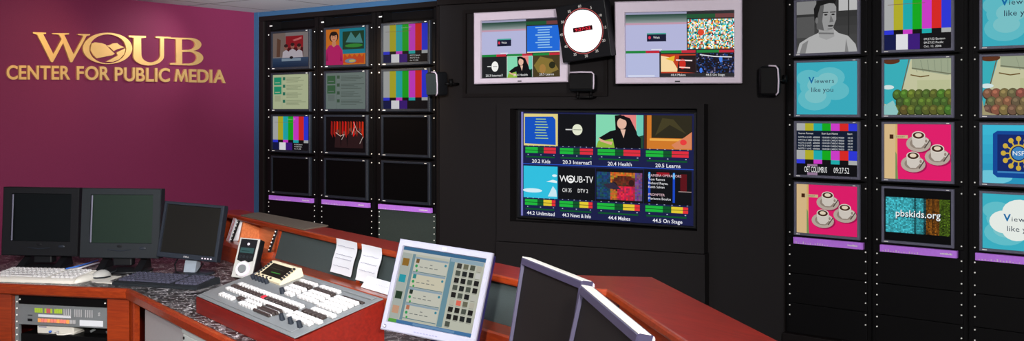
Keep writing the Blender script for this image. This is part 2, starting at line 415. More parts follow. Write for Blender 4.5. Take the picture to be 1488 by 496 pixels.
def p_viewers(x=.22, y=.6, big=1.0, cloud=False):
    def f(c):
        sky(c)
        if cloud:
            for a, b, r in ((.3, .5, .22), (.5, .68, .25), (.75, .66, .25), (.9, .5, .25), (.72, .36, .25), (.45, .36, .2), (.6, .5, .3)): c.ell(a, b, r*.95, r*.95, (238, 244, 238), same=False)
        c.text('V', x, y, .12*big, (20, 110, 170), 'l', off=.03); c.text('iewers', x+.105*big, y, .085*big, (40, 56, 80), 'l', w=.32*big, space=1.1)
        c.text('like you', x+.05, y-.17*big, .09*big, (40, 56, 80), 'l', w=.36*big)
    return f
def p_cups(c):
    c.rect(0, 0, 1, 1, (232, 30, 110)); c.rect(.13, 0, .2, 1, (214, 180, 110)); c.rect(0, 0, .17, 1, (222, 190, 140)); c.poly([(.17, 0), (.21, 0), (.19, .45), (.17, .5)], (120, 150, 90))
    c.rect(.08, .73, .14, .81, (70, 36, 20)); c.rect(.145, .74, .36, .8, (206, 186, 140)); c.text('DESSERT', .25, .755, .028, (110, 80, 60)) 
    for x, y in ((.52, .70), (.80, .47), (.44, .33)):
        c.ell(x+.02, y-.07, .19, .15, (168, 20, 84)); c.ell(x, y-.05, .185, .15, (186, 172, 160)); c.ell(x, y-.045, .13, .1, (150, 136, 124))
        c.poly([(x-.1, y+.1), (x-.09, y-.06), (x-.04, y-.12), (x+.04, y-.12), (x+.09, y-.06), (x+.1, y+.1)], (214, 206, 196)); c.ell(x+.115, y+.0, .035, .05, (214, 206, 196)); c.ell(x+.115, y+.0, .018, .03, (150, 136, 124))
        c.ell(x, y+.1, .1, .075, (226, 218, 206)); c.ell(x, y+.1, .085, .06, (70, 44, 32)); c.ell(x, y+.105, .05, .035, (232, 216, 190))
        c.line([(x+.09, y-.13), (x+.17, y+.02)], .02, (80, 70, 66))
def p_market(shift=0.0):
    def f(c):
        c.rect(0, 0, 1, 1, (206, 206, 168)); c.poly([(0, .2), (0, 1), (.4-shift, 1), (.2-shift, .1)], (60, 184, 196)); c.poly([(.42-shift, .82), (.95, .7), (1, .72), (1, 1), (.42-shift, 1)], (164, 174, 146))
        for k in range(6): c.line([(.45+.1*k, .98), (.5+.09*k, .76)], .008, (130, 142, 120))
        c.line([(.42-shift, .84), (1, .72)], .02, (116, 120, 96)); c.line([(.38-shift, 1), (.2-shift, .1)], .018, (116, 100, 70)); c.rect(.5, .38, .98, .62, (196, 200, 156))
        c.line([(.4-shift, .72), (.55-shift, .68), (.68-shift, .7)], .02, (110, 84, 40)); c.ell(.1, .98, .14, .06, (96, 52, 30)); c.ell(.06, .5, .09, .04, (220, 240, 240))
        for row in range(3):
            for k in range(8):
                x = .2+.11*k+.05*(row % 2)-shift*.7; y = .36-.14*row
                g = (80+random.randint(-14, 20), 100+random.randint(-14, 20), 44) if not shift else (120+random.randint(-20, 24), 92+random.randint(-14, 24), 70)
                c.ell(x, y, .075, .1, [q*.6 for q in g]); c.ell(x, y+.012, .066, .085, g); c.ell(x-.015, y+.035, .03, .03, [q*1.3 for q in g])
        c.poly([(.0, 0), (.0, .16), (.14-shift, .26), (.22-shift, .06), (.2, 0)], (150, 206, 204) if not shift else (170, 160, 120))
    return f
def p_pbskids(c):
    c.rect(0, 0, 1, 1, (8, 8, 10))
    def fn(x, y):
        j = random.uniform(.7, 1.15)
        b = (70, 192, 206) if x < .63 else ((232, 144, 44) if x < .82 else (142, 186, 50))
        return [min(255, q*j) for q in b]
    c.cells(.02, .16, .98, .84, 44, 26, fn)
    c.text('pbskids.org', .52, .46, .13, (20, 30, 40), w=.68, off=.03); c.text('pbskids.org', .51, .475, .13, (240, 244, 246), w=.67, off=.01)
def p_nsf(c):
    c.grad(0, 0, 1, 1, (40, 150, 190), (60, 184, 214), 6); c.ell(.1, .1, .3, .12, (110, 200, 220)); c.rect(.62, 0, .72, .2, (20, 60, 130))
    c.poly([(.14, .16), (.14, .85), (.2, .9), (1, .9), (1, .1), (.2, .1)], (16, 70, 150)); c.rect(.2, .18, 1, .84, (18, 40, 108)); c.rect(.2, .18, 1, .21, (60, 130, 190))
    cx, cy = .48, .52
    for k in range(12): c.ell(cx+.2*math.cos(R(30*k)), cy+.25*math.sin(R(30*k)), .035, .045, (206, 174, 60), 10); c.line([(cx, cy), (cx+.2*math.cos(R(30*k)), cy+.25*math.sin(R(30*k)))], .022, (206, 174, 60))
    c.ell(cx, cy, .125, .155, (206, 174, 60)); c.ell(cx, cy, .105, .13, (16, 36, 90)); c.ell(cx, cy, .09, .112, (60, 130, 190)); c.text('NSF', cx, cy-.035, .075, (245, 245, 245), w=.15)

def meters(c, x0, x1, y, yel):
    w = x1-x0
    ya, yb = y-.012, y+.044
    c.rect(x0+.03*w, ya, x0+.4*w, yb, (30, 180, 60)); c.rect(x0+.4*w, ya, x0+.58*w, yb, (12, 84, 40))
    if yel: c.rect(x0+.58*w, ya, x0+.82*w, yb, (226, 200, 50)); c.rect(x0+.82*w, ya, x0+.93*w, yb, (226, 50, 56))
    else: c.rect(x0+.58*w, ya, x0+.93*w, yb, (220, 44, 62))
    c.rect(x0+.03*w, y+.013, x0+.93*w, y+.018, (20, 50, 40))
    for k in range(6): c.rect(x0+(.1+.16*k)*w, y+.055, x0+(.13+.16*k)*w, y+.062, (170, 180, 200)); 
    for k in range(3): c.rect(x0+(.1+.38*k)*w, y-.032, x0+(.13+.38*k)*w, y-.024, (170, 180, 200))
    c.rect(x0+.05*w, y-.056, x0+.9*w, y-.042, (10, 84, 40))
def woman_sofa(c, x0, y0, x1, y1):
    X = lambda a: x0+(x1-x0)*a
    Y = lambda b: y0+(y1-y0)*b
    P = lambda q: [(X(a), Y(b)) for a, b in q]
    c.rect(x0, y0, x1, y1, (130, 214, 176)); c.rect(X(.5), y0, X(.85), y1, (226, 130, 126)); c.rect(X(.86), y0, x1, y1, (110, 200, 180))
    c.poly(P([(0, 0), (.05, .2), (.3, .3), (.5, .1), (.5, 0)]), (140, 180, 60)); c.poly(P([(.85, 0), (.88, .35), (1, .4), (1, 0)]), (30, 70, 50))
    c.poly(P([(.4, .98), (.52, 1), (.72, .9), (.86, .5), (.9, .2), (.6, .3), (.42, .5)]), (14, 10, 12)); c.ell(X(.55), Y(.74), (x1-x0)*.1, (y1-y0)*.17, (226, 180, 158))
    c.poly(P([(.45, .98), (.6, .98), (.7, .7), (.62, .84), (.5, .9)]), (14, 10, 12))
    c.poly(P([(.05, .28), (.3, .5), (.46, .56), (.6, .5), (.8, .5), (.95, .3), (.95, 0), (.4, 0), (.36, .28), (.12, .2)]), (12, 12, 16)); c.poly(P([(.52, .56), (.63, .56), (.59, .3)]), (226, 186, 166)); c.poly(P([(.05, .3), (.2, .2), (.36, .18), (.33, .08), (.1, .18)]), (220, 170, 140))
def p_wall(c):
    c.rect(0, 0, 1, 1, (26, 30, 72)); c.rect(0, .5, 1, .507, (40, 80, 190)); c.rect(0, .0, .012, 1, (120, 120, 190))
    cols = [(.02, .228), (.232, .45), (.455, .725), (.73, .99)]
    names = [('20.2 Kids', '20.3 Internat\'l', '20.4 Health', '20.5 Learns'), ('44.2 Unlimited', '44.3 News & Info', '44.4 Makes', '44.5 On Stage')]
    for r in range(2):
        yb = .68-.5*r; yt = .985-.5*r
        for k, (a, b) in enumerate(cols):
            meters(c, a, b, yb-.06, r == 1); c.text(names[r][k], (a+b)/2, yb-.165, .034, (235, 236, 245), w=min(.17, .0125*len(names[r][k])), off=.01)
            c.rect(a, yb, b, yt, (14, 15, 20))
    a, b = cols[0]; c.rect(a, .68, b, .985, (222, 206, 130)); c.poly([(a+.006, .7), (a+.006, .955), (b-.03, .96), (b-.014, .93), (b-.012, .69)], (18, 80, 190))
    for k in range(8): c.rect(.125-.03-.004*(k % 3), .93-.026*k, .125+.03+.005*(k % 4), .938-.026*k, (170, 206, 130), same=k > 0)
    a, b = cols[1]; c.ell(.345, .84, .03, .052, (226, 230, 206)); c.rect(.275, .835, .313, .845, (210, 210, 210)); c.rect(.322, .836, .37, .842, (120, 124, 110))
    woman_sofa(c, *[cols[2][0], .68, cols[2][1], .985])
    a, b = cols[3]; c.rect(a, .68, b, .985, (206, 120, 40)); c.rect(a, .68, a+.015, .985, (90, 40, 14)); c.rect(a+.04, .78, b, .985, (44, 40, 26)); c.poly([(a+.06, .8), (a+.14, .9), (b-.03, .82), (b-.1, .95), (a+.1, .96)], (66, 60, 34)); c.rect(a+.03, .755, b, .775, (236, 170, 76))
    c.poly([(.88, .72), (.95, .79), (.99, .84), (.99, .69), (.9, .685)], (214, 130, 90)); c.ell(.945, .745, .018, .025, (230, 60, 60))
    a, b = cols[0]; c.rect(a, .18, b, .485, (48, 190, 222)); c.ell(.075, .25, .06, .02, (210, 236, 244)); c.poly([(.16, .34), (.2, .36), (.225, .35), (.225, .33)], (226, 240, 244)); c.poly([(.17, .2), (.2, .3), (.22, .26), (.225, .2)], (200, 230, 240)); c.ell(.21, .4, .015, .012, (220, 240, 250))
    a, b = cols[1]; c.text('W', .265, .345, .062, (240, 240, 240), w=.05); c.ell(.307, .372, .022, .036, (240, 240, 240)); c.ell(.307, .376, .016, .022, (30, 30, 34)); c.poly([(.295, .37), (.305, .385), (.318, .37), (.31, .36)], (240, 240, 240))
    c.text('UB', .353, .345, .062, (240, 240, 240), w=.05); c.ell(.387, .372, .005, .007, (240, 240, 240)); c.text('TV', .417, .345, .062, (240, 240, 240), w=.045); c.text('CH 35', .285, .25, .036, (235, 235, 235), w=.055); c.text('DTV 2', .38, .25, .036, (235, 235, 235), w=.06)
    a, b = cols[2]
    def fn(x, y):
        d = math.hypot(x-.6, y-.55)
        base = (30, 70, 100) if x < .3 else ((200, 40, 70) if y < .45 and x > .45 else ((190, 110, 40) if d > .3 else (96, 44, 30)))
        if x > .84: base = (110, 76, 130)
        return [min(255, q*random.uniform(.7, 1.2)) for q in base]
    c.cells(a+.005, .2, b-.005, .455, 26, 16, fn); c.ell(.56, .33, .02, .035, (30, 24, 30)); c.poly([(.5, .34), (.56, .36), (.6, .3), (.53, .3)], (50, 40, 60)); c.ell(.66, .36, .016, .03, (50, 24, 24))
    a, b = cols[3]
    for x in (a+.03, a+.165): c.rect(x-.006, .2, x+.006, .47, (24, 70, 190)); c.ell(x, .44, .006, .03, (90, 190, 250))
    c.rect(a+.07, .44, a+.14, .47, (150, 20, 34)); c.rect(a+.2, .3, a+.235, .46, (90, 16, 24)); c.rect(a+.19, .3, b, .306, (170, 150, 150))
    for k, t in enumerate(('CAMERA OPERATORS', 'Tom Ramos', 'Richard Reyes,', 'Keith Salvan', '', 'PROMPTER', 'Marianne Boulos')): 
        if t: c.text(t, a+.025, .43-.035*k, .022, (225, 190, 200) if t.isupper() else (236, 236, 240), 'l')
    c.rect(a, .485, b, .5, (20, 22, 40))
def tvtop(c):
    c.rect(0, 0, 1, 1, (40, 40, 44)); c.rect(0, .40, .57, 1, (178, 180, 216)); c.grad(0, .84, .57, .97, (140, 150, 150), (40, 70, 60), 6); c.rect(0, .81, .57, .84, (190, 150, 170)); c.rect(0, .97, .57, 1, (150, 152, 180))
    c.rect(.2, .55, .38, .68, (20, 22, 50)); c.rect(.2, .66, .38, .68, (70, 160, 150)); c.ell(.225, .61, .012, .025, (220, 50, 80)); c.text('Wait', .29, .595, .035, (235, 235, 240)); c.rect(.24, .42, .34, .435, (225, 225, 235))
    c.rect(.57, .9, 1, .96, (30, 84, 50)); c.rect(.83, .9, 1, .96, (110, 60, 60))
    for a, b in ((0, .315), (.33, .65), (.66, 1)): c.rect(a, .37, a+.6*(b-a), .41, (30, 130, 60)); c.rect(a+.6*(b-a), .37, b, .41, (190, 40, 56))
def p_tv_left(c):
    tvtop(c)
    c.rect(.585, .44, 1, .88, (30, 104, 214)); c.rect(.585, .42, 1, .44, (224, 220, 190))
    for k in range(9): c.rect(.72-.03*(k % 3 == 0), .84-.043*k, .87+.03*(k % 4 == 0), .86-.043*k, (140, 190, 230), same=k > 0)
    c.rect(0, 0, .315, .37, (30, 31, 34)); c.ell(.17, .2, .045, .09, (240, 240, 236)); c.rect(.07, .195, .12, .21, (210, 210, 210)); c.rect(.145, .195, .2, .205, (130, 130, 130))
    c.rect(.325, .0, .655, .37, (230, 232, 226)); woman_sofa(c, .33, 0.0, .65, .365)
    c.rect(.665, 0, 1, .37, (70, 58, 30)); c.poly([(.67, .2), (.75, .35), (.9, .3), (.98, .12), (.86, .05), (.72, .08)], (130, 110, 50)); c.ell(.78, .14, .04, .08, (160, 120, 60)); c.ell(.9, .2, .04, .06, (40, 40, 20))
    for t, x in (('20.3 Internat\'l', .16), ('20.4 Health', .5), ('20.5 Learns', .83)): c.text(t, x, .025, .04, (235, 235, 235))
def p_tv_right(c):
    tvtop(c)
    pal = [(240, 244, 240), (40, 190, 190), (230, 60, 40), (250, 220, 80), (30, 60, 40), (120, 210, 210), (250, 250, 250), (20, 90, 90), (240, 160, 40)]
    c.cells(.58, .43, 1, .88, 40, 24, lambda x, y: random.choice(pal) if y < .35 or random.random() < .75 else random.choice([(30, 170, 180), (235, 240, 240)])); c.ell(.7, .68, .03, .05, (220, 70, 40))
    c.rect(0, 0, .315, .37, (178, 184, 220)); c.rect(.02, .005, .27, .03, (210, 216, 236))
    c.rect(.33, .06, .65, .35, (190, 60, 30)); c.poly([(.33, .08), (.33, .33), (.42, .3), (.5, .08)], (246, 214, 160)); c.poly([(.37, .28), (.46, .33), (.45, .24)], (230, 180, 40)); c.poly([(.48, .08), (.5, .33), (.65, .33), (.65, .06)], (36, 20, 24)); c.ell(.53, .2, .03, .08, (200, 40, 30)); c.line([(.47, .26), (.62, .25)], .02, (240, 220, 220)); c.line([(.5, .15), (.6, .14)], .02, (250, 200, 190))
    c.cells(.66, .06, 1, .36, 30, 18, lambda x, y: random.choice([(30, 26, 60), (20, 16, 24), (24, 60, 120), (18, 14, 20), (16, 12, 16), (130, 120, 150) if random.random() < .4 else (14, 10, 20)]))
    c.ell(.88, .27, .015, .05, (70, 130, 230)); c.ell(.7, .1, .014, .04, (60, 120, 230)); c.line([(.69, .34), (.82, .31), (.98, .3)], .015, (225, 225, 230))
    c.text('44.4 Makes', .49, .015, .035, (235, 235, 235)); c.text('44.5 On Stage', .83, .015, .035, (235, 235, 235))
def p_desktop(c):
    c.rect(0, 0, 1, 1, (196, 198, 182)); c.rect(0, .955, 1, 1, (60, 110, 150)); c.rect(0, .92, 1, .955, (206, 208, 200)); c.rect(0, 0, 1, .045, (70, 120, 170)); c.rect(0, 0, .1, .045, (90, 170, 70)); c.rect(.3, .008, .8, .037, (110, 150, 190))
    c.rect(0, .05, .12, .92, (178, 186, 178))
    for y, col in ((.8, (150, 110, 40)), (.58, (40, 160, 176)), (.36, (36, 60, 40)), (.17, (206, 160, 130))): c.rect(.02, y-.05, .1, y+.05, col)
    c.rect(.13, .05, .165, .92, (120, 150, 160)); c.rect(.58, .05, .645, .95, (110, 150, 165)); c.rect(.59, .9, .98, .95, (150, 176, 190))
    for k in range(4):
        y = .7-.205*k; c.rect(.17, y, .57, y+.19, (206, 206, 192) if k != 1 else (214, 208, 184)); c.rect(.17, y+.165, .57, y+.19, (150, 170, 184)); c.rect(.17, y-.01, .57, y, (100, 130, 140))
        c.rect(.185, y+.11, .225, y+.165, ((120, 90, 50), (50, 140, 140), (40, 50, 40), (190, 120, 90))[k]); c.ell(.2, y+.07, .016, .02, (50, 160, 90)); c.ell(.545, y+.13, .014, .017, (60, 140, 160)); c.ell(.215, y+.012, .012, .014, (60, 170, 80))
        for j in range(4): c.rect(.24+.06*j, y+.06, .28+.06*j, y+.07, (120, 124, 120), same=j > 0)
        c.rect(.36, y+.1, .39, y+.112, (140, 140, 136))
    for r in range(9):
        for k in range(4):
            if r == 8 and k > 0: continue
            col = random.choice([(24, 24, 24), (30, 34, 34), (26, 24, 22), (80, 86, 76)]) if r not in (0, 5) else random.choice([(84, 88, 74), (110, 110, 90), (60, 60, 56), (190, 186, 170)])
            if (r, k) == (5, 1): col = (236, 110, 90)
            if (r, k) == (1, 3): col = (206, 206, 200)
            if (r, k) == (4, 3): col = (196, 196, 186)
            x = .68+.078*k; y = .86-.094*r; c.rect(x, y-.033, x+.056, y+.033, col); c.rect(x, y-.046, x+.05, y-.038, (150, 150, 140), same=True)

# ------------------------------------------------------------------ the room
def wallpoly(name, W, s0, s1, z0, z1, into0, into1, m):
    b = MB(); X = Matrix.Translation(W.w(0, 0)) @ Matrix.Rotation(W.rz, 4, 'Z')
    b.box(s0, s1, into0, into1, z0, z1, X=X)
    return struct(b.build(name, m))
sLc = WL.s_at(370); sLe = WL.s_at(638); sCe = WC.s_at(1139)
REC = .13                                              # depth of the rack bays behind the cladding face
wallpoly('wall_left', WP, -4.2, .16, 0, ZC, 0, .12, M['purple'])
wallpoly('wall_back', WL, sLc-.2, sLe+.1, 0, ZC, REC, REC+.1, M['blue'])
wallpoly('wall_right', WR, -.1, 2.2, 0, ZC, REC, REC+.1, M['clad'])
fl = MB().box(-4.5, 3.6, -1.2, 8.2, -.05, 0); struct(fl.build('floor', M['floor']))
ce = MB().box(-4.5, 3.6, -1.2, 8.2, ZC, ZC+.05); struct(ce.build('ceiling', M['tile']))

def clad(name, W, s0, s1, z0, z1, into0=0.0, into1=REC-.001, m=None, bev=.003):
    b = MB(); X = Matrix.Translation(W.w(0, 0)) @ Matrix.Rotation(W.rz, 4, 'Z')
    b.box(s0, s1, into0, into1, z0, z1, bev=bev, X=X)
    return struct(b.build(name, m or M['clad']))

# measured columns and rows of the two rack walls, as distances along each wall
Lc = [(395.5, 452.4), (472.4, 535.5), (555.5, 626.2)]; Lr = [(390, 456.5), (467, 539.5), (550.5, 630.3)]; Le = [(383.5, 461.5), (461.5, 545), (545, 634.5)]
Rc = [(1154.9, 1250.5), (1281.9, 1387.2), (1423.8, 1545)]; Rr = [(1147.2, 1257.5), (1274, 1396.8), (1416.2, 1556)]; Re = [(1141, 1265.5), (1265.5, 1406.5), (1406.5, 1566)]
def zavg(W, lst): return sum(W.sz(*q)[1] for q in lst)/len(lst)
Lz = [(zavg(WL, [(395, 47.1), (472, 41.5), (555, 33.2), (626, 30)]), zavg(WL, [(395, 102.3), (472, 98.8), (555, 95.5), (626, 93.2)])),
      (zavg(WL, [(395, 107), (472, 103.6), (555, 101)]), zavg(WL, [(395, 162.5), (472, 161.3), (555, 162.6)])),
      (zavg(WL, [(395, 167.7), (472, 166.6), (555, 166.2)]), zavg(WL, [(395, 221.6), (472, 222.7), (555, 226.7)])),
      (zavg(WL, [(395, 226.8), (472, 228.7), (555, 233.5)]), zavg(WL, [(395, 280.6), (472, 286), (555, 294.4), (626, 298)]))]
Lst = (zavg(WL, [(392, 283), (469, 289.2), (551, 296.5), (627, 303.3)]), zavg(WL, [(392, 289.7), (454.8, 295), (551, 304.5), (627, 310.5)]))
Rz_ = [None, (zavg(WR, [(1154, 86.4), (1249, 84.2), (1282, 82.8), (1387, 84), (1426, 81.5)]), zavg(WR, [(1154, 170), (1249, 168.8), (1282, 170.5), (1387, 171.6), (1424, 174)])),
       (zavg(WR, [(1156, 175.6), (1251, 174.3), (1282, 176), (1387, 178.3), (1422, 181.6)]), zavg(WR, [(1156, 256), (1251, 259), (1282, 263.6), (1387, 269.4), (1422, 271.6)])),
       (zavg(WR, [(1156, 263.2), (1282, 270.2), (1387, 274.7), (1422, 278.7)]), zavg(WR, [(1156, 340), (1252, 348), (1282, 353.7), (1387, 362.6), (1422, 364)]))]
rb = zavg(WR, [(1154, 79), (1249, 76.5), (1282, 76.5), (1387, 77), (1426, 76)])
Rz_[0] = (rb+(Rz_[1][0]-Rz_[1][1]), rb)
Rst = (zavg(WR, [(1154, 342.8), (1255, 352), (1279, 355), (1391, 365.7), (1418, 368)]), zavg(WR, [(1154, 352.6), (1255, 363), (1279, 365.7), (1391, 377), (1418, 379)]))

# black cladding round the rack bays
zhead = WL.sz(460, 24)[1]
s0 = WL.s_at(376.5)
clad('trim_1', WL, s0, sLe, zhead, ZC-.034, -.005)
clad('trim_2', WL, s0, WL.s_at(383.3), 0, zhead-.001, -.005)
clad('trim_3', WL, WL.s_at(634.7), sLe, 0, zhead-.001, -.005)
clad('trim_10', WL, sLc-.002, s0-.001, 0, ZC-.001, -.006, REC, M['blue'], .001)
clad('trim_11', WL, s0, sLe, ZC-.0335, ZC-.001, 0.0, REC-.001, M['blue'], .001)
# centre panel
clad('wall_back_center', WC, 0.001, sCe, 0, ZC-.001, 0.0, .1, M['clad2'])
clad('trim_4', WC, .002, sCe-.002, WC.sz(700, 5)[1], ZC-.002, -.035, -.0005)
# raised surround of the upper screens and the tall cabinet face round the big screen
def ringpanel(name, W, s0, s1, z0, z1, h, y0, y1, m):      # panel with a rectangular opening h=(s0,s1,z0,z1)
    b = MB(); X = Matrix.Translation(W.w(0, 0)) @ Matrix.Rotation(W.rz, 4, 'Z')
    b.box(s0, h[0], y0, y1, z0, z1, X=X).box(h[1], s1, y0, y1, z0, z1, X=X)
    b.box(h[0], h[1], y0, y1, h[3], z1, X=X).box(h[0], h[1], y0, y1, z0, h[2], X=X)
    return struct(b.build(name, m))
a0, z1 = WC.sz(674, 15); a1, z0 = WC.sz(884, 140)
ringpanel('trim_5', WC, a0, a1, z0, z1, (a0+.022, a1-.022, z0+.022, z1-.022), -.018, -.0005, M['clad'])
WB = WC.shifted(-.09)
a0, z1 = WB.sz(722, 152); a1 = WB.s_at(1023); zs = WB.sz(870, 360)[1]
bi = (WB.s_at(741), WB.s_at(1013), WB.sz(875, 329)[1], WB.sz(875, 158)[1])
ringpanel('trim_6', WB, a0, a1, zs+.002, z1, bi, 0, .0895, M['clad2'])
clad('trim_7', WB, a0-.006, a1+.006, 0, zs-.002, -.006, .0895, M['clad2'], .004)
# right-hand bay
clad('trim_8', WR, 0.001, WR.s_at(1141), 0, ZC-.001, -.005)
zpl = WR.sz(1200, 491)[1]
clad('trim_9', WR, .002, 1.95, 0.0, zpl-.002, -.03, REC-.002, M['clad'])

# ------------------------------------------------------------------ racks, monitors, strips
screw_me = MB().cyl((0, 0, 0), (0, -.004, 0), .0042, 10, .003).build('screw', M['screw']).data
bpy.data.objects.remove(bpy.data.objects['screw'])
def rack(W, e, r, zt, zb, zpan, label, group, vent=False, low_screws=()):
    sc_ = W.s_at(sum(e)/2); sl, sr = W.s_at(e[0]), W.s_at(e[1]); w = sr-sl
    t = thing('equipment_rack', label, 'rack', W.w((sl+sr)/2, zb), W.rz, group)
    rl, rr = W.s_at(r[0])-(sl+sr)/2, W.s_at(r[1])-(sl+sr)/2
    h = zt-zb
    for x0, x1 in ((-w/2+.001, rl+.012), (rr-.012, w/2-.001)):
        b = MB(); b.box(x0, x1, .012, .03, 0, h, .001).box(x0, x0+.006, .012, .11, 0, h).box(x1-.006, x1, .012, .11, 0, h)
        b.build('side_rail', M['rackblk'], t)
    MB().box(-w/2+.001, w/2-.001, .112, .118, 0, h).build('back_panel', M['rackblk'], t)
    zs = zpan-zb; n = 1 if vent else 3; lo = zs*.45 if vent else 0
    if vent:
        MB().box(rl-.008, rr+.008, .004, .0115, lo, zs-.003, .001).build('vent_panel', M['vent'], t)['label'] = 'speckled grey green grille panel'
        MB().box(rl-.008, rr+.008, .004, .0115, 0, lo-.002, .001).build('blank_panel', M['rackblk'], t)
    else:
        for k in range(n): MB().box(rl-.008, rr+.008, .004, .0115, zs*k/n+.001, zs*(k+1)/n-.002, .001).build('blank_panel', M['rackblk'], t)
    ztop = zt-zb
    for z in low_screws:
        for x in (rl, rr): same('screw', screw_me, t, (x, .0042, zs-z))
    return t
def monitor(W, c, r, z, zpitch, paint, label, group, bez, dim=1.0, zb2=None, cat='monitor'):
    zt, zb = z; sl, sr = W.s_at(c[0]), W.s_at(c[1]); sm = (sl+sr)/2; w = sr-sl; h = zt-zb
    t = thing('rack_monitor', label, cat, W.w(sm, zb), W.rz, group)
    rl, rr = W.s_at(r[0])-sm, W.s_at(r[1])-sm
    pl = MB().box(rl-.008, rr+.008, .004, .0115, -.008, h+.008, .001).build('mounting_panel', M['rackblk'], t)
    for x in (rl, rr):
        for zz in (h*.04, h*.93): same('screw', screw_me, pl, (x, .0042, zz))
    X = Matrix.Translation((0, 0, h/2)); bl = w*.039
    MB().frame(w, h, bl, bl, bl*.85, bl*1.05, -.014, .0038, X=X, inset=.0025).build('bezel', bez, t)
    MB().box(-w*.46, -w*.40, -.0148, -.0139, bl*.38, bl*.66).build('badge', M['screw'], t)
    MB().box(w*.40, w*.44, -.0148, -.0139, h-bl*.55, h-bl*.3).build('tally_label', M['screw'], t)
    pc = Pic(w-2*bl, h-bl*1.9, dim); paint(pc)
    pc.build(t, Matrix.Translation((0, -.006, h/2+bl*.1)))
    return t
def strip(W, c, r, z, px, label, group):
    sl, sr = W.s_at(px[0]), W.s_at(px[1]); sm = (sl+sr)/2; w = sr-sl; h = z[0]-z[1]
    t = thing('under_monitor_strip', label, 'display strip', W.w(sm, z[1]), W.rz, group)
    rl, rr = W.s_at(r[0])-sm, W.s_at(r[1])-sm
    MB().box(-w/2, w/2, -.012, .0115, .001, h-.001, .001).build('strip_face', M['strip'], t)
    b = MB(); x = w*.29
    for k in range(8):
        ww = w*random.uniform(.008, .022); b.box(x, x+ww, -.0128, -.0119, h*.38, h*random.uniform(.52, .62)); x += ww+w*.004
    b.build('maker_mark', M['white'], t)
    b = MB(); 
    for k in range(14):
        x = -w*.46+w*.035*k; b.box(x, x+w*.012, -.0125, -.0119, h*.1, h*random.uniform(.16, .42))
    b.build('segment_marks', M['silver'], t)
    return t

GL, GR = 'rack monitors on the left rack wall', 'rack monitors on the right rack wall'
ordn = ('nearest the purple wall', 'in the middle of the left three', 'nearest the left wall speaker')
Lpaint = [[(p_trio, .5, 'showing three people in white shirts on a red sofa'), (p_web((196, 206, 166), (140, 150, 120), (30, 160, 120)), .62, 'showing a bright pale green web page'),
           (p_bars(('09:27:52 Eastern', '09:27:52 Pacific', 'Oct. 13, 2006')), .8, 'showing colour bars, third down beside the purple wall'), (p_off, 1, 'switched off, at the foot of the column beside the purple wall')],
          [(p_pinkwoman, .8, 'showing a woman in a pink jumper'), (p_web((112, 126, 122), (76, 88, 84), (56, 96, 66)), .7, 'showing a dim grey web page'),
           (p_stage, .8, 'showing performers on a dark red stage'), (p_off, 1, 'switched off, directly under the one showing a red stage')],
          [(p_bars(('09:27:52 Eastern', '09:27:52 Pacific', 'Oct. 13, 2006')), .66, 'showing colour bars, topmost above the left wall speaker'), (p_bars((), caption=False), .72, 'with uncaptioned colour bars, right beside the left wall speaker'),
           (p_off, 1, 'switched off, directly under two monitors of colour bars'), (p_off, 1, 'switched off, just above the strip over the speckled grille')]]
for k in range(3):
    rack(WL, Le[k], Lr[k], zhead-.003, .0, Lst[1], 'black equipment rack of four small monitors, '+ordn[k], 'racks of the left rack wall', vent=(k == 2), low_screws=(.02, .05, .09, .13, .17))
    for j in range(4): monitor(WL, Lc[k], Lr[k], Lz[j], 0, Lpaint[k][j][0], 'dark framed rack monitor '+Lpaint[k][j][2], GL, M['bez_l'], Lpaint[k][j][1])
    strip(WL, Lc[k], Lr[k], Lst, ((392.4, 454.8), (468.9, 536.8), (551.2, 627))[k],
          ('violet strip under the blank monitor nearest the purple wall', 'violet strip in the middle of the left three', 'violet strip directly above the speckled grille panel')[k], 'violet strips under the left monitors')
    t = tag(MB().box(-.014, .014, -.0015, .0, 0, .008, .0005).build('rack_label', M['white'], None), ('white tag at the top of the rack nearest the purple wall', 'white tag above the monitor of the woman in pink', 'white tag above the top colour bars of the left wall')[k], 'tag', 'rack tags')
    px, py = ((392, 38.5), (467, 33), (551, 25))[k]
    q = WL.sz(px, py); t.location = WL.w(q[0], min(q[1], zhead-.02), .0118); t.rotation_euler = (0, 0, WL.rz)

Rpaint = [[(p_bwman, .95, 'showing a black and white picture of a man'), (p_viewers(.2, .6), .85, 'showing Viewers like you, right beside the right wall speaker'), (p_table, .95, 'showing a channel table over colour bars'), (p_cups, .85, 'showing three coffee cups, left and lower of two such')],
          [(p_bars(('09:27:52 Eastern', '09:27:52 Pacific', 'Oct. 13, 2006'), h1=.36), .95, 'showing colour bars, the only ones unbroken on the right wall'), (p_market(0), .85, 'showing a cartoon stall of green melons'), (p_cups, .9, 'showing three coffee cups, directly over the pbskids.org picture'), (p_pbskids, .9, 'showing pbskids.org on coloured mosaic')],
          [(p_viewers(.24, .69, 1.1), .85, 'showing Viewers like you, in the top right corner of the photo'), (p_market(.18), .85, 'showing a cartoon stall of brown melons'), (p_nsf, .95, 'showing a gold NSF wheel on a blue screen'), (p_viewers(.28, .52, 1.05, True), .9, 'showing Viewers like you on a white cloud')]]
ordr = ('beside the charcoal panel and wall speaker', 'in the middle of the right wall', 'cut by the right edge of the photo')
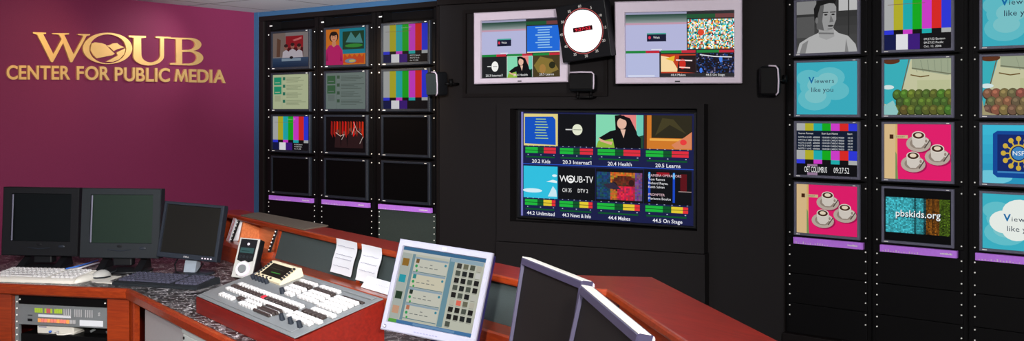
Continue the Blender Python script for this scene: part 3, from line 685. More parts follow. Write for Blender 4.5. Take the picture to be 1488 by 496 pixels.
for k in range(3):
    rack(WR, Re[k], Rr[k], ZC-.003, zpl, Rst[1], 'black equipment rack of four large monitors, '+ordr[k], 'racks of the right rack wall', low_screws=(.012, .06, .12, .165, .22, .27, .33, .38))
    for j in range(4): monitor(WR, Rc[k], Rr[k], Rz_[j], 0, Rpaint[k][j][0], 'grey framed rack monitor '+Rpaint[k][j][2], GR, M['bez_r'], Rpaint[k][j][1])
    strip(WR, Rc[k], Rr[k], Rst, ((1154, 1255), (1279.5, 1391.5), (1418, 1550))[k],
          ('violet strip under the lower coffee cup monitor', 'violet strip under the pbskids.org monitor', 'violet strip cut by the right edge of the photo')[k], 'violet strips under the right monitors')

# ------------------------------------------------------------------ sign on the purple wall
def sp(x, y):                                   # measured outline point of the sign -> wall distance, height
    return WP.sz(x/4.376, 30+y/4.376)
so = sp(740, 380); sgn = thing('wall_sign', 'raised gold lettering reading WOUB Center for Public Media on the purple wall', 'sign', WP.w(so[0], so[1], 0), WP.rz)
EXT = .006
def sgn_shape(name, shapes):
    b = MB()
    for loops in shapes:
        v, f = fill2d([[(sp(x, y)[0]-so[0], sp(x, y)[1]-so[1]) for x, y in L] for L in loops], EXT)
        b.mesh(([(q.x, -EXT-.0005-q.z, q.y) for q in v], f))
    return b.build(name, M['gold'], sgn)
def ring(cx, cy, rx, ry, n=48): return [(cx+rx*math.cos(2*math.pi*i/n), cy+ry*math.sin(2*math.pi*i/n)) for i in range(n)]
sgn_shape('letter', [[[(203, 74), (286, 77), (286, 84), (268, 87), (333, 213), (384, 118), (368, 90), (352, 88), (326, 87), (326, 80), (432, 80), (432, 88), (402, 91), (461, 215), (518, 108), (522, 96), (488, 92), (488, 85), (566, 86), (566, 93), (544, 98), (452, 265), (440, 265), (395, 142), (330, 264), (318, 264), (230, 90), (203, 81)]]])
sgn_shape('letter', [[ring(677, 177, 157, 100), ring(678, 180, 117, 92)], [[(575, 148), (598, 138), (640, 144), (664, 152), (694, 184), (724, 212), (706, 221), (640, 234), (608, 240), (588, 222), (568, 188)]],
                     [[(672, 160), (690, 155), (712, 145), (738, 143), (756, 158), (786, 170), (740, 182), (716, 194), (694, 172)]], [[(790, 176), (734, 203), (742, 222), (668, 262), (710, 263), (752, 246), (782, 214)]]])
def arc(cx, cy, rx, ry, a0, a1, n=16): return [(cx+rx*math.cos(R(a0+(a1-a0)*i/n)), cy+ry*math.sin(R(a0+(a1-a0)*i/n))) for i in range(n+1)]
sgn_shape('letter', [[[(812, 95), (921, 98), (921, 108), (890, 112), (892, 216)]+arc(952, 216, 60, 50, 180, 0)[1:]+[(1012, 113), (983, 110), (983, 101), (1080, 104), (1080, 114), (1036, 114), (1036, 222)]+arc(938, 224, 98, 62, 0, 180)+[(844, 110), (812, 106)]]])
sgn_shape('letter', [[[(1068, 108), (1190, 110)]+arc(1196, 153, 78, 43, -90, 60)+[(1222, 193)]+arc(1200, 238, 86, 48, -62, 90)+[(1075, 281), (1075, 270), (1114, 268), (1112, 118), (1068, 116)],
                      [(1150, 120), (1185, 120)]+arc(1186, 153, 48, 33, -90, 90)+[(1150, 187)], [(1152, 200), (1190, 199)]+arc(1192, 236, 52, 37, -90, 90)+[(1152, 274)]]])
_m = fill2d([[(0, 0), (.11, .7), (.235, .7), (.41, .27), (.585, .7), (.71, .7), (.82, 0), (.69, 0), (.625, .45), (.445, 0), (.375, 0), (.195, .45), (.13, 0)]], .4)
BOLD_M = (_m[0], _m[1], 0.0, .82, 0.0, .7)
for word, xa, xb, yt0, yb0, yt1, yb1 in (('CENTER', 36, 440, 285, 372, 289, 373), ('FOR', 482, 692, 290, 374, 293, 377), ('PUBLIC', 724, 1074, 297, 382, 304, 388), ('MEDIA', 1104, 1428, 308, 388, 314, 396)):
    ms = [BOLD_M if ch == 'M' else textmesh(ch, .022, .4, 5) for ch in word]; gap = .075
    tot = sum(m[3]-m[2] for m in ms)+gap*(len(ms)-1); x = 0
    for m in ms:
        v, f, x0, x1, y0, y1 = m; b = MB(); pts = []
        for q in v:
            t = (x+q.x-x0)/tot; xx = xa+(xb-xa)*t; yy = yb0+(yb1-yb0)*t+((yt0+(yt1-yt0)*t)-(yb0+(yb1-yb0)*t))*(q.y/.70)
            a, z = sp(xx, yy); pts.append((a-so[0], -EXT-.0005-q.z/.4*EXT, z-so[1]))
        b.mesh((pts, f)).build('letter', M['gold'], sgn); x += x1-x0+gap

# ------------------------------------------------------------------ screens, clock and speakers on the centre wall
def tv(name, label, cat, px, py, into, yaw, tilt, roll, W_, H_, D_, bz, paint, bezm, dim, mount):
    Wd = WC.shifted(into); a, z = Wd.sz(px, py); p = Wd.w(a, z)
    t = thing(name, label, cat, (p.x, p.y, p.z), R(yaw))
    X = Matrix.Rotation(R(tilt), 4, 'X') @ Matrix.Rotation(R(roll), 4, 'Y')
    b = MB(); b.frame(W_, H_, *bz, -D_/2, D_/2, X=X, inset=.006); b.build('frame', bezm, t)
    pc = Pic(W_-bz[0]-bz[1], H_-bz[2]-bz[3], dim); paint(pc)
    pc.build(t, X @ Matrix.Translation(((bz[0]-bz[1])/2, -D_/2+.018, (bz[3]-bz[2])/2)))
    MB().box(-W_/2+.01, W_/2-.01, D_/2-.002, D_/2+.012, -H_/2+.01, H_/2-.01, .004, X=X).build('back_cover', M['black'], t)
    if mount:
        MB().box(-.06, .06, D_/2+.01, D_/2+mount, -.06, .06, .004).build('wall_bracket', M['black'], t)
    return t, X
t, X = tv('wall_monitor', 'silver framed wall screen split into five pictures, left of the clock', 'screen', 757, 68.5, -.06, -21, -1, -.6, .592, .43, .05, (.048, .048, .052, .034), p_tv_left, M['silver'], 1.0, .02)
MB().box(-.012, .012, -.0265, -.0245, -.207, -.201, X=X).build('maker_mark', M['offblk'], t)
t, X = tv('wall_monitor', 'silver framed wall screen with scrambled pictures, right of the clock', 'screen', 985, 61, -.10, -17, 5, .3, .69, .456, .05, (.058, .042, .063, .036), p_tv_right, M['silver'], 1.0, .05)
MB().box(-.014, .014, -.0265, -.0245, -.219, -.212, X=X).build('maker_mark', M['offblk'], t)
Wd = WC.shifted(-.06); 
t, X = tv('multiview_display', 'large recessed black screen of eight labelled channel pictures', 'screen', 878.5, 242.5, -.05, -25.2, 1, .6, 1.085, .645, .05, (.02, .02, .014, .014), p_wall, M['black'], 1.0, .02)

# clock
Wd = WC.shifted(-.18); a, z = Wd.sz(851, 45); p = Wd.w(a, z)
ck = thing('studio_clock', 'black wall clock with white round dial and red digital readout', 'clock', p, R(-33))
X = Matrix.Rotation(R(5), 4, 'X') @ Matrix.Rotation(R(-6), 4, 'Y')
MB().box(-.158, .158, -.03, .035, -.16, .16, .004, X=X).build('case', M['black'], ck)
rr = .119
MB().cyl((0, -.03, 0), (0, -.034, 0), rr, 48, X=X).build('dial', M['dial'], ck)
b = MB(); v = []; n = 48
for i in range(n):
    t0, t1 = 2*math.pi*i/n, 2*math.pi*(i+1)/n; r0, r1 = rr+.006, rr+.010
    b._add([(r*math.cos(t), -.0325, r*math.sin(t)) for r, t in ((r0, t0), (r1, t0), (r1, t1), (r0, t1))], [[0, 1, 2, 3]], X)
b.build('dial_ring', M['pink'], ck)
for i in range(12):
    v, f, x0, x1, y0, y1 = textmesh(str((5*i) or 60), .01); tt = math.pi/2-2*math.pi*i/12; k = .021
    for_ = [(math.cos(tt)*(rr+.022)+(q.x-(x0+x1)/2)*k, -.0315, math.sin(tt)*(rr+.022)+(q.y-.35)*k) for q in v]; MB().mesh((for_, f), X).build('minute_number', M['white'], ck)
pc = Pic(.125, .026); pc.rect(0, 0, 1, 1, (40, 6, 10)); pc.text('9:27:52', .5, .2, .6, (255, 50, 70), w=.8, off=.01)
pc.build(ck, X @ Matrix.Translation((.002, -.0346, .012)), 'readout')
MB().box(-.05, .05, .03, .10, -.05, .05, .004).build('wall_bracket', M['black'], ck)

# small speakers on brackets
def speaker(label, W, px, py, into, yaw, tilt, w, h, d, trim_side, brk):
    Wd = W.shifted(into); a, z = Wd.sz(px, py); p = Wd.w(a, z)
    t = thing('wall_speaker', label, 'speaker', p, R(yaw), 'small black speakers on the monitor wall')
    X = Matrix.Rotation(R(tilt), 4, 'X')
    MB().box(-w/2, w/2, -d/2, d/2, -h/2, h/2, min(w, h)*.16, X=X, seg=4).build('cabinet', M['black'], t, smooth=True)
    MB().box(-w/2+.008, w/2-.008, -d/2-.005, -d/2+.004, -h/2+.008, h/2-.008, .004, X=X).build('grille', M['fabric'] if trim_side == 'x' else M['rackblk'], t)
    # silver edge strip wrapping one side
    if trim_side in ('r', 'x'):
        s = 1; pts = [(w*.0, -d*.47, h/2+.001), (w*.36, -d*.49, h/2-.001), (w/2-.002, -d*.5, h/2-.016), (w/2+.001, -d*.5, 0), (w/2-.002, -d*.5, -h/2+.016), (w*.36, -d*.49, -h/2+.002)]
    else:
        pts = [(-w/2+.01, -d*.5, h/2), (0, -d*.5, h/2+.002), (w/2-.012, -d*.5, h/2), (w/2, -d*.5, h/2-.012), (w/2+.001, -d*.5, -h*.1), (w/2, -d*.5, -h*.42)]
    MB().tube(pts, .0045, 8, X).build('edge_trim', M['silver'], t, smooth=True)
    b = MB()
    if brk == 'side': b.cyl((w/2-.004, d*.2, 0), (w/2+.02, d*.5, 0), .009, 12).cyl((w/2+.02, d*.5, -.012), (w/2+.02, d*.5, .03), .012, 12).cyl((w/2+.02, d*.5, 0), (w/2+.02, d*.5+brkd(into, d), 0), .008, 12)
    else:
        b.cyl((-w*.22, d*.1, -h/2+.004), (-w*.22, d*.1, -h/2-.03), .007, 12).cyl((w*.3, d*.1, -h/2+.004), (w*.3, d*.1, -h/2-.03), .007, 12).ell((-w*.22, d*.1, -h/2-.03), (.01, .01, .01)).ell((w*.3, d*.1, -h/2-.03), (.01, .01, .01)).box(-w*.3, w*.38, d*.05, d*.1+.08, -h/2-.036, -h/2-.026, .002)
    b.build('bracket', M['rackblk'], t, smooth=True)
    return t
def brkd(into, d): return max(.01, -into-d*.5-.004)
speaker('small black speaker with pale edge beside the colour bar monitors of the left wall', WC, 635, 122, -.12, -40, 3, .10, .145, .10, 'x', 'side')
speaker('small wide black speaker under the studio clock', WC, 847, 120, -.10, -20, -6, .15, .105, .09, 'l', 'low')
speaker('small black speaker with silver edge on the charcoal panel right of the silver screens', WC, 1119, 117, -.10, -24, 3, .10, .155, .09, 'r', 'side')

# ------------------------------------------------------------------ console desk
TA = R(52.9); dA = Vector((math.cos(TA), -math.sin(TA))); nA = Vector((math.sin(TA), math.cos(TA)))
def A(a, b, z=0.0): q = dA*a+nA*b; return Vector((q.x, q.y, z))
def ab(p): return Vector((p.x, p.y)).dot(dA), Vector((p.x, p.y)).dot(nA)
ZT = .76
ZL = 1.0
def xy(v): return (v.x, v.y)
LF0, LF1 = G(0, 412, ZT), G(188, 420, ZT)
dK = (LF1-LF0).normalized(); nK = Vector((-dK.y, dK.x, 0))
k0 = LF1-dK*1.75
aF0 = ab(LF1)[0]; BF = 1.358
k1 = A(aF0, BF)
f2 = A(-2.62, BF)
pw = [WP.w(-2.55, 0, -.02), WP.w(-.55, 0, -.02)]
BK = 2.27
poly = [xy(k0), xy(k1), xy(f2), (-.35, 2.45), (-.35, 1.3), (.66, 1.3), (.66, 3.36), (.45, 3.5), (.16, 3.56), xy(A(-5.5, BK+.02)), xy(pw[1]), xy(pw[0])]
root = thing('console_desk', 'wraparound control console with scribble patterned worktop and cherry wood edge', 'desk', (k1.x, k1.y, 0))
def shifted(pl, o): return [(x-o.x, y-o.y) for x, y in pl]
MB().prism(shifted(poly, k1), ZT-.04, ZT).build('worktop', M['lam'], root)
def sweep(path, prof, closed=False):     # profile (outward, z) along an xy path; outward is to the right of travel
    b = MB(); n = len(prof); v = []
    for i, q in enumerate(path):
        q = Vector(q); d0 = (Vector(path[i])-Vector(path[i-1])).normalized() if i else None; d1 = (Vector(path[i+1])-q).normalized() if i < len(path)-1 else None
        d0 = d0 or d1; d1 = d1 or d0
        m0 = Vector((d0.y, -d0.x)); m1 = Vector((d1.y, -d1.x)); mm = (m0+m1).normalized(); k = 1/max(.4, mm.dot(m0))
        for o, z in prof: v.append((q.x+mm.x*o*k, q.y+mm.y*o*k, z))
    f = []
    for i in range(len(path)-1):
        for j in range(n): f.append([i*n+j, i*n+(j+1) % n, (i+1)*n+(j+1) % n, (i+1)*n+j])
    f += [list(range(n))[::-1], list(range((len(path)-1)*n, len(path)*n))]
    b._add(v, f); return b
nose = [(0.0005, ZT-.048), (.016, ZT-.048), (.022, ZT-.042), (.024, ZT-.012), (.018, ZT-.002), (.008, ZT+.0015), (.0005, ZT+.0015)]
fr = shifted([xy(k0), xy(k1), xy(f2), (-.35, 2.45), (-.35, 1.3)], k1)
sweep(fr, nose).build('edge_trim', M['wood'], root)
# pedestals that carry the worktop out of sight
MB().box(.0, .03, .05, .55, 0, ZT-.0405, .002, X=Matrix.Translation((f2.x-k1.x, f2.y-k1.y, 0)) @ Matrix.Rotation(-TA, 4, 'Z')).build('side_panel', M['lgrey'], root)
MB().box(-.02+(.6-k1.x), .0+(.6-k1.x), 1.4-k1.y, 3.3-k1.y, 0, ZT-.0405, .002).build('side_panel', M['lgrey'], root)

# rack cabinet under the left end: wooden frame with an open equipment bay
WK = Wall(LF1.x, LF1.y, -math.degrees(math.atan2(dK.y, dK.x)))
K = WK.shifted(.012)
xs = [K.s_at(-26), K.s_at(16), K.s_at(155.5), K.s_at(187)]
cb = thing('rack_cabinet', 'cherry wood equipment cabinet under the left end of the console', 'cabinet', (K.w(xs[3], 0)), K.rz)
o = xs[3]; ztop = ZT-.0495
MB().box(xs[0]-o, xs[1]-o, 0, .03, 0, ztop, .002).build('stile', M['wood'], cb)
MB().box(xs[2]-o, 0, 0, .03, 0, ztop, .002).build('stile', M['wood'], cb)
zr = K.sz(80, 427)[1]
MB().box(xs[1]-o+.0005, xs[2]-o-.0005, .002, .03, ztop-.008, ztop, .002).build('top_rail', M['wood'], cb)
MB().box(xs[0]-o, xs[0]-o+.02, .031, .62, 0, ztop).build('side_panel', M['wood_d'], cb)
MB().box(-.075, -.055, .031, .62, 0, ztop).build('side_panel', M['wood_d'], cb)
MB().box(xs[0]-o+.021, -.076, .6, .62, 0, ztop).build('back_panel', M['rackblk'], cb)
b = MB(); b.box(xs[1]-o-.004, xs[1]-o+.018, .031, .05, .0, ztop); rl_ = b.build('rack_rail', M['grey'], cb)
b = MB(); b.box(xs[2]-o-.018, xs[2]-o+.004, .031, .05, .0, ztop); rr_ = b.build('rack_rail', M['grey'], cb)
for q, x in ((rl_, xs[1]-o+.008), (rr_, xs[2]-o-.008)):
    for k in range(9):
        s_ = same('screw', screw_me, q, (x, .031, .665-.032*k)); 
# corner stile facing the kneehole
cs0, cs1 = ab(LF1)[0]+.012, G(207, 440, ZT-.04)
aK = ab(G(207, 434, ZT-.02))[0]
e0 = A(ab(LF1)[0]+.025, BF+.018)
MB().box(.0, .05, 0, .03, 0, ztop, .002, X=Matrix.Translation((0.004, .006, 0)) @ Matrix.Rotation(K.th-TA, 4, 'Z')).build('corner_stile', M['wood'], cb)

def bay(px0, px1, py0, py1, dy): # rectangle in the bay front
    Wd = K.shifted(dy); a, z1_ = Wd.sz(px0, py0); a1_, z0_ = Wd.sz(px1, py1); return Wd, a, a1_, z0_, z1_
bw = xs[2]-xs[1]-.04
def baything(name, label, cat, zc0, zc1, dy=.033, grp=None):
    return thing(name, label, cat, K.w((xs[1]+xs[2])/2, zc0, dy-.006), K.rz, grp), zc1-zc0
zA = [K.sz(80, y)[1] for y in (433, 446, 476.5)]
t, h = baything('shelf_unit', 'grey edged tray at the top of the equipment bay under the console', 'rack tray', zA[0]+.001, zA[0]+.016)
MB().box(-bw/2, bw/2, 0, .2, 0, h*.6, .001).build('tray', M['grey'], t); MB().box(-bw/2+.02, -bw/2+.09, .02, .1, h*.6, h, .002).build('rear_box', M['wood_l'], t); MB().box(-bw/2+.1, -bw/2+.18, .02, .1, h*.6, h, .002).build('rear_box', M['lgrey'], t)
t, h = baything('blank_panel', 'black blank panel above the grey button panel in the equipment bay', 'panel', zA[1]+.001, zA[0]-.001)
MB().box(-bw/2, bw/2, 0, .01, 0, h, .001).build('plate', M['rackblk'], t)
for x in (-bw/2+.008, bw/2-.008): same('screw', screw_me, t, (x, 0, h*.5))
t, h = baything('router_panel', 'grey control panel with rows of lit buttons in the equipment bay', 'control panel', zA[2]+.001, zA[1]-.001)
MB().box(-bw/2, bw/2, 0, .12, 0, h, .0015).build('chassis', M['grey'], t)
for k in range(10): MB().box(-bw*.27+bw*.036*k, -bw*.27+bw*.036*k+bw*.03, -.006, -.0005, h*.16, h*.34, .001).build('lit_button', M['salmon'] if k % 3 else M['amber'], t)
for k in range(2): MB().box(-bw*.27+bw*.036*(10+k), -bw*.27+bw*.036*(10+k)+bw*.03, -.006, -.0005, h*.16, h*.34, .001).build('unlit_button', M['lgrey'], t)
x = -bw*.31
for k in range(12):
    if k % 4 == 0 and k: x += bw*.02
    MB().box(x, x+bw*.019, -.003, -.0005, h*.62, h*.84, .0005).build('label_window', M['pink'] if k in (5, 6) else M['lime'], t); x += bw*.023
x = bw*.02
for k in range(12):
    if k % 4 == 0 and k: x += bw*.025
    MB().box(x, x+bw*.009, -.003, -.0005, h*.5, h*.86, .0005).build('fader_slot', M['lgrey'], t); x += bw*.024
MB().box(-bw*.27, bw*.1, -.002, -.0005, h*.42, h*.54).build('paper_label', M['paper'], t)
MB().box(bw*.2, bw*.46, -.002, -.0005, h*.08, h*.36).build('paper_label', M['paper'], t)
MB().box(-bw*.39, -bw*.34, -.003, -.0005, h*.18, h*.3).box(-bw*.39, -bw*.34, -.0015, -.0005, h*.46, h*.49).build('port', M['black'], t)
for q in (.3, .6): MB().cyl((bw*.42, -.006, h*(.55+q*.3)), (bw*.42, -.0005, h*(.55+q*.3)), .004, 10).build('knob', M['lgrey'], t)
# black shelf with white modem
zs_ = K.sz(80, 491)[1]
t, h = baything('rack_shelf', 'dark rack unit with connectors below the grey button panel', 'rack unit', zs_-.06, zs_, .05)
MB().box(-bw/2, bw/2, 0, .3, 0, h, .001).build('chassis', M['rackblk'], t)
t2 = thing('network_box', 'white slim network box on the dark rack unit under the console', 'network box', K.w((xs[1]+xs[2])/2-bw*.13, zs_+.0005, .06), K.rz)
MB().box(-bw*.21, bw*.21, 0, .14, 0, .048, .005).build('case', M['cream'], t2); MB().box(-bw*.19, -bw*.1, -.0008, .0006, .03, .035).build('maker_mark', M['ink'], t2)
MB().tube([(bw*.02, -.012, .012), (bw*.06, -.02, .004), (bw*.12, -.015, .004), (bw*.2, .0, .01), (bw*.24, .05, .02)], .004).build('lead', M['cream'], t2, smooth=True)
for k in (-1, 1): MB().ell((-bw*.0+.02*k, -.01, .014), (.006, .01, .006)).build('plug', M['cable_b'] if k < 0 else M['lgrey'], t2, smooth=True)
t3, h3 = baything('rack_unit', 'black connector plate to the right of the white network box', 'rack unit', zs_+.001, zA[2]-.012, .12)
MB().box(bw*.12, bw*.48, 0, .1, 0, h3, .001).build('plate', M['rackblk'], t3)
for x in (.22, .4): MB().cyl((bw*x, -.02, h3*.35), (bw*x+.012, -.0005, h3*.6), .006, 10).build('connector', M['grey'], t3)

# kneehole panel and pale cabinet beneath the long front edge
a2, a3 = ab(G(207, 447, ZT-.05))[0], ab(G(257, 472, ZT-.05))[0]
kp = thing('kneehole_panel', 'grey panel below the worktop edge beside the cherry cabinet', 'panel', A(a2, BF+.03), -TA)
MB().box(-.10, a3-a2-.002, 0, .02, 0, ztop, .001).build('board', M['lgrey'], kp)
kc = thing('metal_cabinet', 'pale cabinet with a lock below the worktop edge, right of the grey panel', 'cabinet', A(a3, BF+.01), -TA)
MB().box(.0, .62, .012, .5, 0, ztop-.012, .004).build('body', M['lgrey'], kc)
MB().box(.03, .60, 0, .0115, .05, ztop-.035, .003).build('door', M['wgreen'], kc)
MB().cyl((.045, -.004, ztop-.05), (.045, -.0002, ztop-.05), .006, 14).build('lock', M['black'], kc)
MB().box(.02, .61, -.002, .011, ztop-.032, ztop-.013, .002).build('top_lip', M['wgreen'], kc)

# ------------------------------------------------------------------ raised back shelf (hutch) of the console
B0, B1 = 2.135, 2.27
a0_ = -5.72; cubR = -4.86
hut = thing('console_hutch', 'raised cherry wood back shelf running along the console', 'console shelf', A(a0_, B0, ZT+.0005), -TA)
def h2(x, y): q = ab(Vector((x, y, 0))); return q[0]-a0_, q[1]-B0
def H(a, b): return (a-a0_, b-B0)
top = [H(a0_, B0), h2(.140, 3.335), h2(.325, 3.30), h2(.457, 2.554), h2(.60, 1.75), h2(.84, 1.75), h2(.689, 2.554), h2(.501, 3.53), h2(.15, 3.585), H(a0_, B1)]
zt_ = ZL-ZT-.0005
MB().prism(top, zt_-.024, zt_).build('ledge_top', M['wood_d'], hut)
front = [top[i] for i in range(5)]
sweep(front, [(.0003, zt_-.026), (.008, zt_-.026), (.011, zt_-.02), (.011, zt_-.006), (.007, zt_-.0005), (.0003, zt_+.0005)]).build('ledge_nose', M['wood'], hut)
LA = h2(.140, 3.335)[0]
# sill, fabric panels, dividers
c0 = cubR-a0_+.03
MB().prof([(-.125, 0), (-.125, .062), (-.118, .068), (.06, .068), (.06, 0)], c0, LA-.03).build('sill', M['wood'], hut)
AW0 = Wall(*A(0, B0-.02).xy, 52.9)
mid = AW0.s_at(523.5)-a0_
zz = zt_-.0265
def panel(x0, x1, m, nm): MB().prof([(-.03, .0685), (.012, zz), (.03, zz), (-.01, .0685)], x0, x1).build(nm, m, hut)
panel(c0+.002, mid-.012, M['fabric'], 'fabric_panel'); panel(mid+.012, LA-.04, M['fabric'], 'fabric_panel')
MB().prof([(-.037, .0685), (.003, zz), (.032, zz), (-.008, .0685)], mid-.011, mid+.011).build('divider', M['wood'], hut)
MB().prof([(-.045, 0), (.0, zz), (.12, zz), (.12, 0)], c0-.026, c0).build('divider', M['wood'], hut)
MB().box(c0, LA-.06, .1, .12, 0, zz).build('back_board', M['wood_d'], hut)
# open cubby
xL = .02
MB().prof([(-.06, 0), (-.03, .1), (.0, zz), (.12, zz), (.12, 0)], 0, xL).build('cubby_side', M['wood'], hut)
MB().box(xL+.0005, c0-.0265, .104, .12, 0, zz).build('cubby_back', M['wood_l'], hut)
MB().prof([(-.105, 0), (-.105, .085), (-.07, .095), (-.02, .095), (.103, .06), (.103, 0)], xL+.0005, c0-.0265).build('cubby_base', M['wood'], hut)
ar = AW0.s_at(345)-a0_
MB().prof([(-.015, .0955), (.012, zz), (.103, zz), (.103, .075)], ar-.002, ar+.016).build('cubby_side', M['wood_l'], hut)
for nm, x in (('rack_rail', ar-.035), ('rack_rail', c0-.0465)):
    q = MB().prof([(-.05, .0965), (-.004, zz-.001), (.004, zz-.001), (-.04, .0965)], x, x+.019).build(nm, M['black'], hut)
    for k in range(6):
        t_ = .1+.16*k; s_ = same('screw', screw_me, q, (x+.010, -.05+.046*t_-.001, .0965+(zz-.0975)*t_))
# inner faces of the return wing
def wingwall(p, q, name):
    b = MB(); d = (Vector(q)-Vector(p)).normalized(); n = Vector((-d.y, d.x))*.02
    b.prism([p, q, (q[0]+n.x, q[1]+n.y), (p[0]+n.x, p[1]+n.y)], 0, zz); return b.build(name, M['wood'], hut)
def inset(p, dx, dy): return h2(p[0]+dx, p[1]+dy)
wingwall(inset((.140, 3.335), .03, .04), inset((.325, 3.30), .03, .03), 'wing_panel')
wingwall(inset((.325, 3.30), .035, -.002), inset((.457, 2.554), .035, 0.3), 'wing_panel')
q0, q1 = inset((.457, 2.554), .035, .298), inset((.60, 1.75), .035, 0)
b = MB(); d = (Vector(q1)-Vector(q0)).normalized(); n = Vector((-d.y, d.x))*.02
b.prism([q0, q1, (q1[0]+n.x, q1[1]+n.y), (q0[0]+n.x, q0[1]+n.y)], 0, zz).build('fabric_panel', M['fabric'], hut)

# ------------------------------------------------------------------ things on the shelf
quad = [G(350, 314.5, ZL), G(376, 310.3, ZL), G(477, 329.5, ZL), G(441, 335.2, ZL)]
o = quad[0]; fm = MB().prism([(q.x-o.x, q.y-o.y) for q in quad], 0, .006).build('felt_mat', M['mat_'], None, (o.x, o.y, ZL+.0012)); tag(fm, 'taupe felt mat lying on the left end of the raised shelf', 'mat')
def sheet(label, px0, px1, ztop_, zbot, curl, lines, boff=-.019, skew=0):
    Aw = Wall(*A(0, B0+boff).xy, 52.9); s0_, s1_ = Aw.s_at(px0), Aw.s_at(px1); p = Aw.w((s0_+s1_)/2, zbot); w = s1_-s0_
    t = thing('paper_sheet', label, 'paper', p, -TA, 'papers taped to the raised shelf'); hh = ztop_-zbot; n = 14; v = []; f = []
    fn = lambda k: (-.003-curl*math.sin(k/n*math.pi*1.3)**2*.006-(1-k/n)**2*.03)
    for k in range(n+1):
        for j in range(5):
            v.append((-w/2+w*j/4+skew*(1-k/n), fn(k)-.0015*math.cos(j*1.6), hh*k/n))
    nn = len(v); v += [(x, y+.0006, z) for x, y, z in v]
    for k in range(n):
        for j in range(4):
            i = k*5+j; f.append([i, i+1, i+6, i+5]); f.append([nn+i+5, nn+i+6, nn+i+1, nn+i])
    MB()._add(v, f).build('sheet', M['paper'], t, smooth=True)
    for z_ in lines:
        pts = []; m = 26
        for q in range(m+1):
            zj = z_+random.uniform(-.012, .012); pts.append((-w*.4+w*.78*q/m+skew*(1-z_), fn(zj*n)-.0034, hh*zj))
        MB().tube(pts, .0007, 5).build('handwriting', M['ink'], t)
    return t
zb1 = .85
sheet('left white sheet taped over the shelf edge and dark panel', 491, 521, ZL+.004, zb1, 1.0, (.22, .45, .55, .8), skew=-.012)
sheet('right white sheet taped over the shelf edge beside the tilted desktop screen', 528, 557, ZL+.004, zb1-.004, 1.2, (.3, .5, .7), skew=-.012)
Aw = Wall(*A(0, B0-.06).xy, 52.9); s0_, s1_ = Aw.s_at(530), Aw.s_at(588)
t = thing('paper_sheet', 'white sheet lying on the sill behind the lit desktop screen', 'paper', Aw.w(s0_, ZT+.0695), -TA, 'papers taped to the raised shelf')
w = s1_-s0_; v = []; 
for k in range(6):
    for j in range(7): v.append((w*j/6, .02*k/5*1.6-.02, .001+.045*(k/5)**1.2))
v2 = v+[(x, y+.0008, z) for x, y, z in v]; f = []
for k in range(5):
    for j in range(6): i = k*7+j; f += [[i, i+1, i+8, i+7], [42+i+7, 42+i+8, 42+i+1, 42+i]]
MB()._add(v2, f).build('sheet', M['paper'], t, smooth=True)
MB().tube([(w*(.3+.02*k), -.0012, .022+.003*(k % 2)) for k in range(28)], .0007, 5).build('handwriting', M['ink'], t)
# folders in the cubby
xf = AW0.s_at(330)
for i in range(5):
    q = tag(MB().prof([(-.055, 0), (-.012, .128), (.09, .128), (.06, 0)], 0, .0075).build('paper_folder', M['paper'] if i % 2 == 0 else M['pink'], None), ('white folder standing leftmost in the open cubby', 'pink folder standing second from left in the open cubby', 'white folder standing between two pink folders in the cubby', 'pink folder standing second from the cubby rail', 'white folder standing against the left cubby rail')[i], 'folder', 'folders standing in the cubby')
    q.location = A(a0_+ar-.037-.0085*(5-i), B0, ZT+.0965); q.rotation_euler = (0, 0, -TA)
# coil of black cable on the cubby base
p0 = G(384, 374, ZT+.095); cc = ab(p0)
cl = MB(); pts = [(.075*math.cos(t*.35)*(1-.002*t), .03*math.sin(t*.35), .006+.0006*t+.02*math.sin(t*.35)) for t in range(60)]
cl.tube(pts, .006); q = tag(cl.build('cable_coil', M['black'], None, smooth=True), 'coil of black cable lying in the open cubby', 'cable'); q.location = A(cc[0], B0+.03, ZT+.09); q.rotation_euler = (0, 0, -TA)

# ------------------------------------------------------------------ desk monitors
def lcd(name, label, x, y, zc, yaw, tilt, roll, W_, H_, D_, bz, bezm, scrm, paint=None, backm=None, shell=.018, dim=1.0, group=None):
    t = thing(name, label, 'monitor', (x, y, ZT+.0005), R(yaw), group); hc = zc-ZT
    X = Matrix.Translation((0, 0, hc)) @ Matrix.Rotation(R(tilt), 4, 'X') @ Matrix.Rotation(R(roll), 4, 'Y')
    MB().frame(W_, H_, *bz, -D_/2, D_/2, X=X, inset=.004).build('bezel', bezm, t)
    MB().box(-W_/2+.004, W_/2-.004, D_/2-.001, D_/2+shell, -H_/2+.004, H_/2-.004, .008, X=X).build('back_shell', backm or bezm, t)
    off = Matrix.Translation(((bz[0]-bz[1])/2, -D_/2+.008, (bz[3]-bz[2])/2))
    if paint:
        pc = Pic(W_-bz[0]-bz[1], H_-bz[2]-bz[3], dim); paint(pc); pc.build(t, X @ off)
    else:
        w2, h2_ = (W_-bz[0]-bz[1])/2, (H_-bz[2]-bz[3])/2
        MB().box(-w2, w2, 0, .004, -h2_, h2_, X=X @ off).build('screen', scrm, t)
    return t, X
